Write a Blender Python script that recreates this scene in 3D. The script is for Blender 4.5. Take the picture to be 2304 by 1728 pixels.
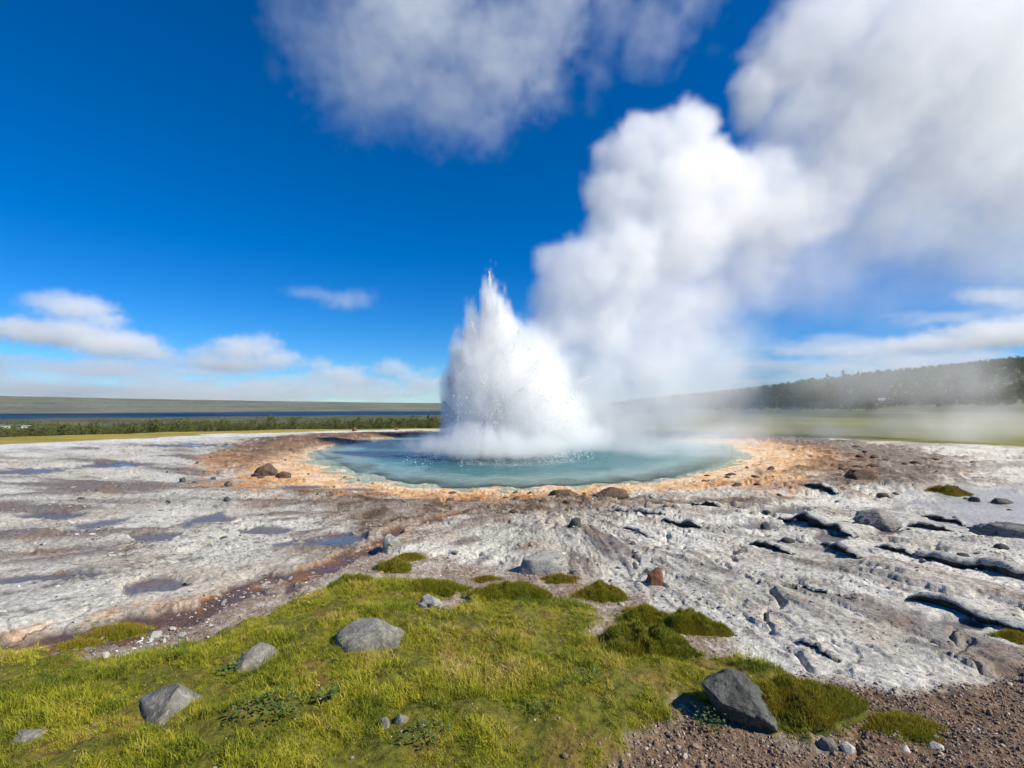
import bpy, bmesh, math, random
import numpy as np
from mathutils import Vector, Matrix

scene = bpy.context.scene
for o in list(bpy.data.objects):
    bpy.data.objects.remove(o, do_unlink=True)
COL = scene.collection
R = math.radians

# ------------------------------------------------------------------ camera
cam_data = bpy.data.cameras.new("camera")
cam_data.sensor_fit = 'HORIZONTAL'
cam_data.sensor_width = 36.0
cam_data.lens = 18.0
cam_data.clip_start = 0.05
cam_data.clip_end = 60000.0
camera = bpy.data.objects.new("camera", cam_data)
camera.location = (0.0, 0.0, 1.6)
camera.rotation_euler = (R(90.0 + 2.252), 0.0, 0.0)
COL.objects.link(camera)
scene.camera = camera

# ------------------------------------------------------------------ light
SUN_AZ = 110.0          # degrees clockwise from the view direction (+Y towards +X)
SUN_EL = 41.0
world = bpy.data.worlds.new("World")
scene.world = world
world.use_nodes = True
wn = world.node_tree.nodes
wl = world.node_tree.links
wn.clear()
w_out = wn.new('ShaderNodeOutputWorld')
w_bg = wn.new('ShaderNodeBackground')
w_sky = wn.new('ShaderNodeTexSky')
w_sky.sky_type = 'NISHITA'
w_sky.sun_disc = False
w_sky.sun_elevation = R(SUN_EL)
w_sky.sun_rotation = R(SUN_AZ)
w_sky.altitude = 3000.0
w_sky.air_density = 1.3
w_sky.dust_density = 0.0
w_sky.ozone_density = 8.0
w_hs = wn.new('ShaderNodeHueSaturation')
w_hs.inputs['Saturation'].default_value = 1.29
w_hs.inputs['Hue'].default_value = 0.5
wl.new(w_sky.outputs[0], w_hs.inputs['Color'])
w_wb = wn.new('ShaderNodeVectorMath')          # the camera's cool white balance
w_wb.operation = 'MULTIPLY'
w_wb.inputs[1].default_value = (0.80, 1.0, 1.13)
wl.new(w_hs.outputs[0], w_wb.inputs[0])
wl.new(w_wb.outputs[0], w_bg.inputs[0])
w_bg.inputs[1].default_value = 0.085
wl.new(w_bg.outputs[0], w_out.inputs[0])

sun_data = bpy.data.lights.new("sun", 'SUN')
sun_data.energy = 5.0
sun_data.angle = R(0.53)
sun_data.color = (1.0, 0.93, 0.80)
sun = bpy.data.objects.new("sun", sun_data)
sdir = Vector((math.sin(R(SUN_AZ)) * math.cos(R(SUN_EL)), math.cos(R(SUN_AZ)) * math.cos(R(SUN_EL)), math.sin(R(SUN_EL))))
sun.rotation_euler = sdir.to_track_quat('Z', 'Y').to_euler()
sun.location = sdir * 60
COL.objects.link(sun)

scene.view_settings.view_transform = 'Standard'
scene.view_settings.look = 'None'
scene.view_settings.exposure = 0.42
scene.view_settings.gamma = 1.0
scene.view_settings.use_curve_mapping = False

scene.render.engine = 'CYCLES'
cy = scene.cycles
cy.use_denoising = True
try:
    cy.denoiser = 'OPENIMAGEDENOISE'
except Exception:
    pass
cy.max_bounces = 20
cy.diffuse_bounces = 2
cy.glossy_bounces = 2
cy.transmission_bounces = 3
cy.volume_bounces = 20
cy.transparent_max_bounces = 16
cy.sample_clamp_indirect = 6.0
cy.use_adaptive_sampling = True
cy.adaptive_threshold = 0.018
cy.volume_step_rate = 4.0
cy.volume_max_steps = 256
cy.caustics_reflective = False
cy.caustics_refractive = False

# ------------------------------------------------------------------ helpers
def tag(o, label=None, cat=None, group=None, kind=None):
    if label: o['label'] = label
    if cat: o['category'] = cat
    if group: o['group'] = group
    if kind: o['kind'] = kind
    return o

def link(o, parent=None):
    COL.objects.link(o)
    if parent is not None:
        o.parent = parent
    return o

def mesh_obj(name, verts, faces, mat=None, parent=None, smooth=True):
    me = bpy.data.meshes.new(name)
    me.from_pydata([tuple(v) for v in verts], [], [tuple(f) for f in faces])
    me.update()
    if smooth:
        me.polygons.foreach_set('use_smooth', [True] * len(me.polygons))
    if mat: me.materials.append(mat)
    return link(bpy.data.objects.new(name, me), parent)

def np_mesh(name, verts, quads, smooth=True):
    """fast mesh from numpy arrays; quads is (n, k) with constant k"""
    me = bpy.data.meshes.new(name)
    n, k = quads.shape
    me.vertices.add(len(verts))
    me.vertices.foreach_set('co', np.ascontiguousarray(verts, dtype=np.float32).ravel())
    me.loops.add(n * k)
    me.loops.foreach_set('vertex_index', np.ascontiguousarray(quads, dtype=np.int32).ravel())
    me.polygons.add(n)
    me.polygons.foreach_set('loop_start', np.arange(0, n * k, k, dtype=np.int32))
    me.polygons.foreach_set('use_smooth', np.full(n, smooth))
    me.update()
    me.validate()
    return me

def N(nt, t, **kw):
    n = nt.nodes.new(t)
    for k, v in kw.items():
        if k.startswith('_'):
            setattr(n, k[1:], v)
        else:
            key = k.replace('__', ' ')
            n.inputs[key].default_value = v
    return n

def new_mat(name):
    m = bpy.data.materials.new(name)
    m.use_nodes = True
    m.node_tree.nodes.clear()
    return m, m.node_tree

# ------------------------------------------------------------------ steam and cloud volumes
def volume_material(name, density, color, aniso):
    m, nt = new_mat(name)
    out = nt.nodes.new('ShaderNodeOutputMaterial')
    pv = nt.nodes.new('ShaderNodeVolumePrincipled')
    pv.inputs['Color'].default_value = (*color, 1)
    pv.inputs['Density'].default_value = density
    pv.inputs['Density Attribute'].default_value = 'density'
    pv.inputs['Anisotropy'].default_value = aniso
    nt.links.new(pv.outputs[0], out.inputs['Volume'])
    return m

def volume_object(name, lo, hi, voxel, balls, mat, freq, amp, fine_freq, fine_amp, puff_freq=0.0, puff_amp=0.0, seed=0.0, detail=4.0, zsquash=1.0):
    """a mesh object whose geometry nodes fill a box with a density grid:
    balls = (x, y, z, rx, ry, rz, weight, softness); noise roughens their outline"""
    ng = bpy.data.node_groups.new(name + "_nodes", 'GeometryNodeTree')
    ng.interface.new_socket('Geometry', in_out='INPUT', socket_type='NodeSocketGeometry')
    ng.interface.new_socket('Geometry', in_out='OUTPUT', socket_type='NodeSocketGeometry')
    gout = ng.nodes.new('NodeGroupOutput')
    vc = ng.nodes.new('GeometryNodeVolumeCube')
    sm = ng.nodes.new('GeometryNodeSetMaterial')
    L = ng.links.new
    vc.inputs['Min'].default_value = lo
    vc.inputs['Max'].default_value = hi
    vc.inputs['Resolution X'].default_value = max(8, int((hi[0] - lo[0]) / voxel))
    vc.inputs['Resolution Y'].default_value = max(8, int((hi[1] - lo[1]) / voxel))
    vc.inputs['Resolution Z'].default_value = max(8, int((hi[2] - lo[2]) / voxel))
    pos = ng.nodes.new('GeometryNodeInputPosition')
    def vmath(op, a=None, b=None):
        n = ng.nodes.new('ShaderNodeVectorMath'); n.operation = op
        for i, s in enumerate((a, b)):
            if s is None: continue
            if isinstance(s, tuple): n.inputs[i].default_value = s
            else: L(s, n.inputs[i])
        return n
    def math_(op, a=None, b=None, c=None, clamp=False):
        n = ng.nodes.new('ShaderNodeMath'); n.operation = op; n.use_clamp = clamp
        for i, s in enumerate((a, b, c)):
            if s is None: continue
            if isinstance(s, (int, float)): n.inputs[i].default_value = s
            else: L(s, n.inputs[i])
        return n.outputs[0]
    off = vmath('ADD', pos.outputs[0], (seed, seed * 1.7, seed * 0.6)).outputs[0]
    if zsquash != 1.0:
        off = vmath('MULTIPLY', off, (1, 1, zsquash)).outputs[0]
    nz = ng.nodes.new('ShaderNodeTexNoise')
    nz.inputs['Scale'].default_value = freq
    nz.inputs['Detail'].default_value = detail
    nz.inputs['Roughness'].default_value = 0.55
    L(off, nz.inputs['Vector'])
    d = vmath('SUBTRACT', nz.outputs['Color'], (0.5, 0.5, 0.5))
    d = vmath('MULTIPLY', d.outputs[0], (amp * 2, amp * 2, amp * 2))
    wp = vmath('ADD', pos.outputs[0], d.outputs[0]).outputs[0]
    nf = ng.nodes.new('ShaderNodeTexNoise')
    nf.inputs['Scale'].default_value = fine_freq
    nf.inputs['Detail'].default_value = 3.0
    nf.inputs['Roughness'].default_value = 0.6
    L(off, nf.inputs['Vector'])
    fine = math_('MULTIPLY', math_('SUBTRACT', nf.outputs[0], 0.5), fine_amp * 2)
    if puff_amp > 0:
        vo = ng.nodes.new('ShaderNodeTexVoronoi')
        vo.feature = 'F1'
        vo.inputs['Scale'].default_value = puff_freq
        vo.inputs['Detail'].default_value = 1.5
        L(wp, vo.inputs['Vector'])
        pf = math_('MULTIPLY', math_('SUBTRACT', 0.45, vo.outputs['Distance']), puff_amp)
        fine = math_('ADD', fine, pf)
    acc = None
    for (x, y, z, rx, ry, rz, w, soft) in balls:
        q = vmath('SUBTRACT', wp, (x, y, z))
        q = vmath('DIVIDE', q.outputs[0], (rx, ry, rz))
        ln = vmath('LENGTH', q.outputs[0]).outputs['Value']
        s = math_('ADD', math_('SUBTRACT', 1.0, ln), fine)
        s = math_('DIVIDE', s, soft, clamp=True)
        s = math_('MULTIPLY', s, w)
        acc = s if acc is None else math_('MAXIMUM', acc, s)
    L(acc, vc.inputs['Density'])
    sm.inputs['Material'].default_value = mat
    L(vc.outputs[0], sm.inputs['Geometry'])
    L(sm.outputs[0], gout.inputs[0])
    me = bpy.data.meshes.new(name)
    me.materials.append(mat)
    o = link(bpy.data.objects.new(name, me))
    md = o.modifiers.new('density', 'NODES')
    md.node_group = ng
    return o


# ------------------------------------------------------------------ noise (numpy)
_rng = np.random.RandomState(7)
_PERM = np.concatenate([_rng.permutation(1024)] * 3).astype(np.int32)
_ANG = _rng.rand(1024) * 2 * np.pi
_G2 = np.stack([np.cos(_ANG), np.sin(_ANG)], 1).astype(np.float32)
_g3 = _rng.randn(1024, 3); _G3 = (_g3 / np.linalg.norm(_g3, axis=1)[:, None]).astype(np.float32)
_RND = _rng.rand(1024, 4).astype(np.float32)

def _h2(ix, iy, s):
    return _PERM[(_PERM[(ix + s * 131) & 1023] + iy) & 1023]

def perlin2(x, y, s=0):
    x = np.asarray(x, np.float32); y = np.asarray(y, np.float32)
    fx = np.floor(x); fy = np.floor(y)
    ix = fx.astype(np.int32) & 1023; iy = fy.astype(np.int32) & 1023
    dx = x - fx; dy = y - fy
    u = dx * dx * dx * (dx * (dx * 6 - 15) + 10); v = dy * dy * dy * (dy * (dy * 6 - 15) + 10)
    def g(ox, oy):
        gr = _G2[_h2(ix + ox, iy + oy, s)]
        return gr[..., 0] * (dx - ox) + gr[..., 1] * (dy - oy)
    a = g(0, 0); b = g(1, 0); c = g(0, 1); d = g(1, 1)
    a = a + u * (b - a); c = c + u * (d - c)
    return (a + v * (c - a)) * 1.45

def perlin3(x, y, z, s=0):
    x = np.asarray(x, np.float32); y = np.asarray(y, np.float32); z = np.asarray(z, np.float32)
    fx = np.floor(x); fy = np.floor(y); fz = np.floor(z)
    ix = fx.astype(np.int32) & 1023; iy = fy.astype(np.int32) & 1023; iz = fz.astype(np.int32) & 1023
    dx = x - fx; dy = y - fy; dz = z - fz
    u = dx * dx * (3 - 2 * dx); v = dy * dy * (3 - 2 * dy); w = dz * dz * (3 - 2 * dz)
    def g(ox, oy, oz):
        gr = _G3[_PERM[(_h2(ix + ox, iy + oy, s) + iz + oz) & 1023]]
        return gr[..., 0] * (dx - ox) + gr[..., 1] * (dy - oy) + gr[..., 2] * (dz - oz)
    def lerp(a, b, t): return a + t * (b - a)
    return 1.5 * lerp(lerp(lerp(g(0,0,0), g(1,0,0), u), lerp(g(0,1,0), g(1,1,0), u), v),
                      lerp(lerp(g(0,0,1), g(1,0,1), u), lerp(g(0,1,1), g(1,1,1), u), v), w)

def fbm2(x, y, oct=4, s=0, gain=0.5, lac=2.03):
    r = 0; a = 1; n = 0
    for i in range(oct):
        r = r + a * perlin2(x, y, s + i * 7); n += a; a *= gain; x = x * lac + 11.3; y = y * lac + 5.7
    return r / n

def fbm3(x, y, z, oct=4, s=0, gain=0.5, lac=2.03):
    r = 0; a = 1; n = 0
    for i in range(oct):
        r = r + a * perlin3(x, y, z, s + i * 7); n += a; a *= gain
        x = x * lac + 11.3; y = y * lac + 5.7; z = z * lac + 3.1
    return r / n

def worley(x, y, s=0):
    """F1, F2 and the random number of the nearest cell"""
    fx = np.floor(x).astype(np.int32); fy = np.floor(y).astype(np.int32)
    f1 = np.full(x.shape, 9.0, np.float32); f2 = f1.copy(); rid = np.zeros_like(f1)
    for ox in (-1, 0, 1):
        for oy in (-1, 0, 1):
            h = _h2((fx + ox) & 1023, (fy + oy) & 1023, s)
            px = fx + ox + 0.1 + 0.8 * _RND[h, 0]; py = fy + oy + 0.1 + 0.8 * _RND[h, 1]
            d = np.sqrt((px - x) ** 2 + (py - y) ** 2)
            near = d < f1
            f2 = np.where(near, f1, np.minimum(f2, d))
            rid = np.where(near, _RND[h, 2], rid)
            f1 = np.where(near, d, f1)
    return f1, f2, rid

def sst(a, b, x):
    t = np.clip((x - a) / (b - a), 0, 1)
    return t * t * (3 - 2 * t)

def sdf_poly(x, y, poly):
    """signed distance to a polygon, negative inside"""
    best = np.full(x.shape, 1e9, np.float32); inside = np.zeros(x.shape, bool)
    n = len(poly)
    for i in range(n):
        ax, ay = poly[i]; bx, by = poly[(i + 1) % n]
        ex, ey = bx - ax, by - ay
        t = np.clip(((x - ax) * ex + (y - ay) * ey) / (ex * ex + ey * ey), 0, 1)
        best = np.minimum(best, (x - ax - t * ex) ** 2 + (y - ay - t * ey) ** 2)
        if ay != by:
            c = (ay > y) != (by > y)
            inside ^= c & (x < (bx - ax) * (y - ay) / (by - ay) + ax)
    d = np.sqrt(best)
    return np.where(inside, -d, d)

def dist_line(x, y, pts):
    best = np.full(x.shape, 1e9, np.float32)
    for (ax, ay), (bx, by) in zip(pts[:-1], pts[1:]):
        ex, ey = bx - ax, by - ay
        t = np.clip(((x - ax) * ex + (y - ay) * ey) / (ex * ex + ey * ey), 0, 1)
        best = np.minimum(best, (x - ax - t * ex) ** 2 + (y - ay - t * ey) ** 2)
    return np.sqrt(best)

# ------------------------------------------------------------------ plan of the place (metres)
GRASS_EDGE = [(-4.42, 3.49), (-3.37, 3.44), (-3.09, 3.43), (-2.69, 3.27), (-2.34, 3.39), (-2.10, 3.46), (-2.07, 3.67), (-1.89, 3.90), (-1.77, 4.26), (-1.52, 4.42), (-1.25, 4.60), (-0.85, 4.64), (-0.49, 4.53), (-0.58, 4.21), (-0.42, 3.94), (-0.28, 4.12), (-0.18, 4.50), (0.18, 4.50), (0.65, 4.21), (0.62, 3.78), (0.51, 3.52), (0.70, 3.39), (0.94, 3.59), (1.10, 3.33), (1.30, 3.23), (1.62, 3.12), (1.67, 2.80), (1.58, 2.62), (1.43, 2.55), (1.29, 2.64), (1.09, 2.72), (0.90, 2.74), (0.83, 2.64), (0.66, 2.50), (0.46, 2.34), (0.28, 2.16), (0.20, 1.79), (-2.82, 1.79)]
STREAM = [(-0.68, 7.94), (-1.12, 7.10), (-1.36, 6.46), (-1.59, 5.62), (-1.87, 5.03), (-2.25, 4.62), (-2.48, 4.12), (-2.73, 3.82), (-3.03, 3.57), (-3.46, 3.35)]
DIRT_EDGE = [(-3.93, 3.52), (-3.55, 3.61), (-3.18, 3.74), (-2.78, 4.03), (-2.43, 4.36), (-2.06, 4.76), (-1.71, 5.25), (-1.37, 5.57), (-1.01, 5.48), (-0.50, 5.25), (-0.03, 4.96), (0.54, 4.89), (0.80, 4.64), (1.14, 4.36), (1.18, 3.86), (1.46, 3.63), (1.45, 3.30), (1.65, 3.13), (1.90, 2.89), (2.21, 2.80), (3.12, 3.19), (4.08, 3.30), (2.49, 1.79), (-2.82, 1.79)]
GRAVEL_EDGE = [(0.89, 2.70), (1.15, 2.64), (1.46, 2.53), (1.83, 2.98), (2.16, 2.89), (2.67, 3.03), (3.24, 3.30), (4.24, 3.43), (2.37, 1.71), (-0.01, 1.71), (0.15, 2.23), (0.42, 2.44)]
BROWN_LEFT = [(-9.83, 17.44), (-12.14, 24.68), (-11.00, 28.65), (-9.72, 31.16), (-5.75, 36.23), (-4.55, 28.65), (-6.81, 24.68), (-7.47, 20.43), (-7.23, 15.89), (-6.85, 13.00)]
BROWN_RIGHT = [(11.73, 28.65), (14.20, 26.52), (14.53, 21.68), (14.03, 17.44), (12.28, 14.02), (9.15, 10.68), (6.80, 9.54), (5.77, 9.54), (6.69, 12.12), (9.50, 15.21), (10.93, 20.43), (10.99, 24.68)]
MID_BROWN = [(-5.57, 11.35), (-3.67, 10.08), (-2.38, 10.37), (-0.96, 10.08), (1.23, 9.54), (2.33, 8.84), (4.71, 8.84), (3.48, 7.87), (1.37, 7.87), (0.30, 7.54), (-0.69, 7.24), (-1.15, 6.24), (-1.74, 5.48), (-2.28, 5.48), (-2.00, 6.46), (-2.86, 7.87), (-4.33, 9.54)]
WET_RIGHT = [(6.37, 8.42), (7.91, 9.54), (10.01, 10.08), (11.08, 9.54), (7.76, 6.70), (6.39, 6.46), (5.75, 6.46), (5.80, 7.24)]
WHITE_PATCH = [(-4.25, 4.31), (-3.95, 4.89), (-3.97, 6.46), (-3.54, 7.24), (-2.81, 6.46), (-2.28, 5.48), (-2.56, 4.89), (-2.71, 4.31), (-3.02, 4.21), (-3.35, 3.94), (-3.79, 3.86)]
PUDDLES = [
    (-5.55, 6.96, 0.31, 0.40, 0.0),
    (-4.38, 6.30, 0.33, 0.26, 0.0),
    (-4.29, 7.30, 0.29, 0.47, 0.0),
    (-6.66, 7.54, 0.47, 0.28, 0.0),
    (-2.99, 9.91, 0.40, 0.33, 0.0),
    (-4.15, 10.13, 0.45, 0.29, 0.0),
    (-11.80, 12.54, 0.96, 0.79, 0.0),
    (-10.67, 13.70, 0.74, 0.63, 0.0),
    (-12.34, 19.98, 1.62, 1.12, 0.0),
    (-3.19, 4.62, 0.25, 0.19, 0.0),
    (-4.43, 4.89, 0.52, 0.13, 0.0),
    (-3.27, 6.70, 0.30, 0.25, 0.0),
    (-2.58, 5.93, 0.16, 0.19, 0.0),
    (3.26, 6.83, 0.31, 0.26, 0.0),
    (3.87, 6.24, 0.31, 0.17, 0.0),
    (4.85, 6.58, 0.26, 0.14, 0.0),
    (3.30, 3.82, 0.20, 0.11, 0.0),
    (4.48, 5.06, 0.32, 0.11, 0.0),
    (4.03, 7.70, 0.41, 0.20, 0.0),
    (-2.06, 6.13, 0.33, 0.31, 0.0),
]
POOL = [(-6.92, 17.44), (-5.33, 14.59), (-4.61, 14.02), (-3.90, 12.54), (-3.56, 12.54), (-3.16, 11.50), (-2.30, 11.35), (-1.59, 10.68), (-0.06, 10.49), (1.41, 10.87), (3.04, 11.50), (4.54, 12.81), (5.96, 14.59), (7.76, 17.44), (8.87, 21.68), (6.54, 24.68), (-0.14, 26.52), (-3.84, 27.33), (-6.81, 24.68), (-7.27, 20.91)]

SINTER = [(-32, 2), (-24, 14), (-20.4, 20.4), (-19.3, 26.5), (-18, 33), (-13.5, 37), (-6.2, 44), (2, 39), (6.9, 32.5),
          (14.2, 27.0), (19.2, 20.3), (27, 13), (32, 0), (20, -15), (-20, -15)]
WATER_Z = -0.09

def mix(a, b, t): return a + (b - a) * t

def macro(x, y):
    """large shape of the land: the geyser mound, the valley with its lake on the left, the hill on the right"""
    d = np.hypot(x, y - 14.0)
    D = np.hypot(x, y)
    left = np.interp(D, [0, 26, 45, 60, 80, 200, 500, 1200, 1850, 2300, 2750, 3200, 5000, 7500, 9500, 16000],
                     [0, 0, -0.55, -1.2, -2.9, -7.5, -15, -27, -38, -47, -45, -38, -18, 1, 2, -60])
    az = np.arctan2(x, y)
    far = sst(3000, 7000, D)
    left = left + far * np.interp(az, [-1.6, -0.79, -0.45, -0.15, 0.2], [90, 82, 42, 12, 10]) * (1 - 0.9 * sst(9000, 15000, D))
    left = left + far * 14 * fbm2(x / 900, y / 900, 3, 31)
    left = left + sst(150, 600, D) * (1 - sst(1400, 1900, D)) * 2.2 * fbm2(x / 160, y / 160, 3, 33)
    left = left + sst(1200, 1500, D) * (1 - sst(2900, 3600, D)) * 3.5 * fbm2(x / 380, y / 380, 4, 37)
    left = left + sst(30, 60, D) * 0.25 * fbm2(x / 9, y / 9, 3, 35)
    crest = np.interp(x, [0, 60, 110, 150, 190, 230, 270, 350, 480, 800, 2000], [-3, 0, 2.5, 6, 11.5, 17, 22, 30, 46, 70, 90])
    hill = crest * sst(70, 340, y + 0.1 * x) * (1 - 0.5 * sst(420, 1500, y))
    hill = hill + sst(60, 200, y) * 1.8 * fbm2(x / 45, y / 45, 4, 41)
    right = hill + np.interp(D, [0, 24, 60, 3000], [0, 0, -0.8, -3])
    k = sst(0.02, 0.30, x / np.maximum(np.abs(y), 1.0)) * (y > 0) + (y <= 0) * (x > 0)
    return mix(left, right, k)

def zones(x, y):
    z = {}
    w1 = fbm2(x * 1.1, y * 1.1, 3, 51) * 0.45; w2 = fbm2(x * 1.1 + 9, y * 1.1 - 4, 3, 52) * 0.45
    n3 = fbm2(x * 3.5, y * 3.5, 4, 53)
    z['n3'] = n3
    # pool: scalloped edge
    sc = np.abs(perlin2(x * 1.1 + y * .4, y * 0.9, 61)) * 0.9 - 0.3 + 0.25 * fbm2(x * 3, y * 3, 3, 62)
    z['pool'] = sdf_poly(x, y, POOL) + sc * sst(-3, -0.5, -x * 0.3 - 0.6) * 0.8 + 0.22 * fbm2(x * 1.6, y * 1.6, 3, 63)
    xs = x + w1 * 0.5; ys = y + w2 * 0.5
    z['sinter'] = sdf_poly(x + 2.5 * fbm2(x * .2, y * .2, 4, 64), y + 2.5 * fbm2(x * .2 + 7, y * .2, 4, 65), SINTER)
    gd = sdf_poly(x + w1 * 0.28 + n3 * .05, y + w2 * 0.28 + n3 * .05, GRASS_EDGE)
    z['grass'] = sst(0.05, -0.05, gd + 0.14 * n3 + .10 * fbm2(x * 8, y * 8, 3, 54))
    z['grass_d'] = gd
    z['dirt'] = sst(0.12, -0.15, sdf_poly(xs, ys, DIRT_EDGE) + 0.25 * n3)
    z['gravel'] = sst(0.15, -0.10, sdf_poly(xs, ys, GRAVEL_EDGE) + 0.15 * n3)
    sd = dist_line(x + w1 * 0.45, y + w2 * 0.45, STREAM)
    wid = np.interp(y, [3.2, 4.5, 6, 8], [0.24, 0.26, 0.20, 0.10])
    z['stream'] = sst(1.0, 0.6, sd / wid + 1.1 * n3)
    z['bank'] = sst(2.1, 1.0, sd / wid + 1.2 * n3)
    pu = np.zeros_like(x)
    for (px, py, a, b, rot) in PUDDLES:
        e = np.hypot((x + 1.2 * w1 * min(1.0, a) - px) / (a * 1.1), (y + 1.2 * w2 * min(1.0, b) - py) / (b * .9))
        pu = np.maximum(pu, sst(1.15, 0.75, e + 0.9 * n3 + .5 * w1))
    z['puddle'] = pu
    z['wetr'] = sst(0.5, -0.4, sdf_poly(x + w1, y + w2, WET_RIGHT) + 0.8 * n3)
    z['brownl'] = sst(1.0, -0.8, sdf_poly(x + 2 * w1, y + 2 * w2, BROWN_LEFT) + 1.3 * n3)
    z['brownr'] = sst(0.9, -0.6, sdf_poly(x + 2 * w1, y + 2 * w2, BROWN_RIGHT) + 1.6 * n3)
    z['mid'] = sst(0.5, -0.4, sdf_poly(xs, ys, MID_BROWN) + 0.7 * n3)
    z['white'] = sst(0.3, -0.3, sdf_poly(xs, ys, WHITE_PATCH) + 0.3 * n3)
    # flow-aligned frame: radial from a point between camera and pool
    dx = x - 0.8; dy = y - 8.5
    rr = np.hypot(dx, dy) + 1e-4
    re = np.sqrt(rr * rr + 2.0)
    ct = dx / re; st = dy / re
    z['rr'] = rr; z['ct'] = ct; z['st'] = st
    z['phi'] = np.arctan2(dx, -dy)
    lg = np.log(rr + 1.0)
    z['streak'] = fbm3(ct * 9, st * 9, lg * 2.0, 4, 71, 0.55)
    z['streak2'] = fbm3(ct * 36, st * 36, lg * 5.5, 3, 75, 0.6)
    z['right'] = sst(0.15, 0.9, z['phi'] + 0.3 * n3) * (y < 14) + (y >= 14) * sst(2, 9, x)
    return z

def height(x, y, z=None):
    x = np.asarray(x, np.float32); y = np.asarray(y, np.float32)
    if z is None: z = zones(x, y)
    D = np.hypot(x, y)
    m = macro(x, y)
    near = 1 - sst(30, 60, D)
    sin_m = sst(0.5, -0.8, z['sinter'])
    soft = np.clip(z['grass'] + z['dirt'] * 0.75, 0, 1)
    right = z['right']
    base = 0.07 * fbm2(x * .35, y * .35, 3, 81) + 0.025 * fbm2(x * 1.2, y * 1.2, 3, 82)
    q = (z['streak'] * mix(0.9, 1.2, right) + mix(0.7, 0.3, right) * fbm2(x * 0.7, y * 0.7, 4, 83)) * 5.0
    fl = np.floor(q); fr = q - fl
    terr = (fl + sst(0.0, 0.16, fr)) / 5.0
    terr = terr * mix(0.07, 0.06, right)
    wk = 0.45 * fbm3(z['ct'] * 3.5, z['st'] * 3.5, z['rr'] * .45, 3, 84) + 0.30 * z['streak'] + 0.10 * z['n3']
    ph = z['phi'] * 6.5 + wk * 1.5
    saw = 1 - (ph - np.floor(ph))
    saw = saw * sst(1.0, 0.965, saw) * sst(-0.10, 0.25, fbm3(z['ct'] * 5 + 3, z['st'] * 5, z['rr'] * .5, 3, 85)) * right * 0.06
    ph2 = z['phi'] * 17 + wk * 3.2
    saw2 = 1 - (ph2 - np.floor(ph2))
    saw2 = saw2 * sst(1.0, 0.94, saw2) * sst(-0.05, 0.2, fbm3(z['ct'] * 9 + 3, z['st'] * 9, z['rr'] * .8, 3, 86)) * (0.45 + 0.55 * right) * 0.034
    lr = np.log(z['rr'] + 1.0)
    f1, f2, rid = worley(z['phi'] * 9 + 0.4 * z['n3'], lr * 7 + 0.4 * z['n3'], 5)
    pit = sst(0.30, 0.12, f1 + 0.12 * z['n3']) * (rid > 0.84) * 0.05 * (0.5 + 0.5 * right)
    g1, g2, gid = worley(x * 0.9 + 0.35 * fbm2(x * 2, y * 2, 3, 87), y * 0.9 + 0.35 * fbm2(x * 2, y * 2 + 5, 3, 88), 9)
    crack = sst(0.06, 0.02, g2 - g1) * sst(-0.1, 0.2, fbm2(x * .7, y * .7, 2, 89)) * 0.045
    g1, g2, gid = worley(x * 2.6 + 0.3 * z['n3'], y * 2.6 - 0.3 * z['n3'], 10)
    crack = crack + sst(0.06, 0.015, g2 - g1) * sst(0.05, 0.3, fbm2(x * .9, y * .9, 2, 90)) * 0.012
    ph3 = z['phi'] * 48 + wk * 9 + 1.5 * z['n3']
    saw3 = 1 - (ph3 - np.floor(ph3))
    saw2 = saw2 + saw3 * sst(1.0, 0.85, saw3) * sst(-0.05, 0.25, fbm2(x * 2.7 + 3, y * 2.7, 3, 79)) * 0.014
    rough = 0.010 * fbm2(x * 7, y * 7, 4, 91, 0.6) + 0.010 * z['streak2']
    flat = np.clip(z['puddle'] + z['wetr'] * 0.85 + z['stream'] * 0.8, 0, 1)
    det = (terr + saw + saw2 - pit - crack + rough) * (1 - 0.85 * soft) * (1 - 0.9 * flat)
    det = det - 0.02 * z['puddle'] - 0.035 * z['stream'] - 0.03 * z['wetr']
    # rim of the pool: the apron sinks to the water, the basin drops away
    apron = sst(2.6, 0.0, z['pool'])
    det = det * (1 - 0.8 * apron)
    ter2 = 0.03 * sst(.0, .25, np.mod(z['pool'] * 1.3 + 0.6 * z['n3'], 1.0)) * sst(3.0, 1.0, z['pool']) * sst(-0.3, 0.1, z['pool'])
    bank = 0.11 * z['brownl'] * sst(-0.5, 0.3, fbm2(x * .5, y * .5, 3, 92)) + 0.10 * z['brownr'] * (0.6 + fbm2(x * 1.3, y * 1.3, 4, 93))
    basin = -0.13 * apron - 1.1 * sst(0.05, -3.0, z['pool']) - 0.06 * sst(0.10, -0.25, z['pool'])
    g = z['grass']
    hum = g * (0.03 + 0.055 * fbm2(x * 2.3, y * 2.3, 3, 94) + 0.02 * fbm2(x * 8, y * 8, 3, 95)) + 0.05 * sst(0.1, -0.5, z['grass_d'])
    peb = z['dirt'] * (1 - g) * 0.007 * fbm2(x * 30, y * 30, 3, 96) + z['gravel'] * 0.02 * fbm2(x * 3, y * 3, 3, 97)
    mead = (1 - sin_m) * (0.05 * fbm2(x * .8, y * .8, 4, 98) + 0.05)
    return m + near * (base * (1 - apron * .8) + det * sin_m + basin + ter2 + bank + hum + peb + mead)

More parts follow.
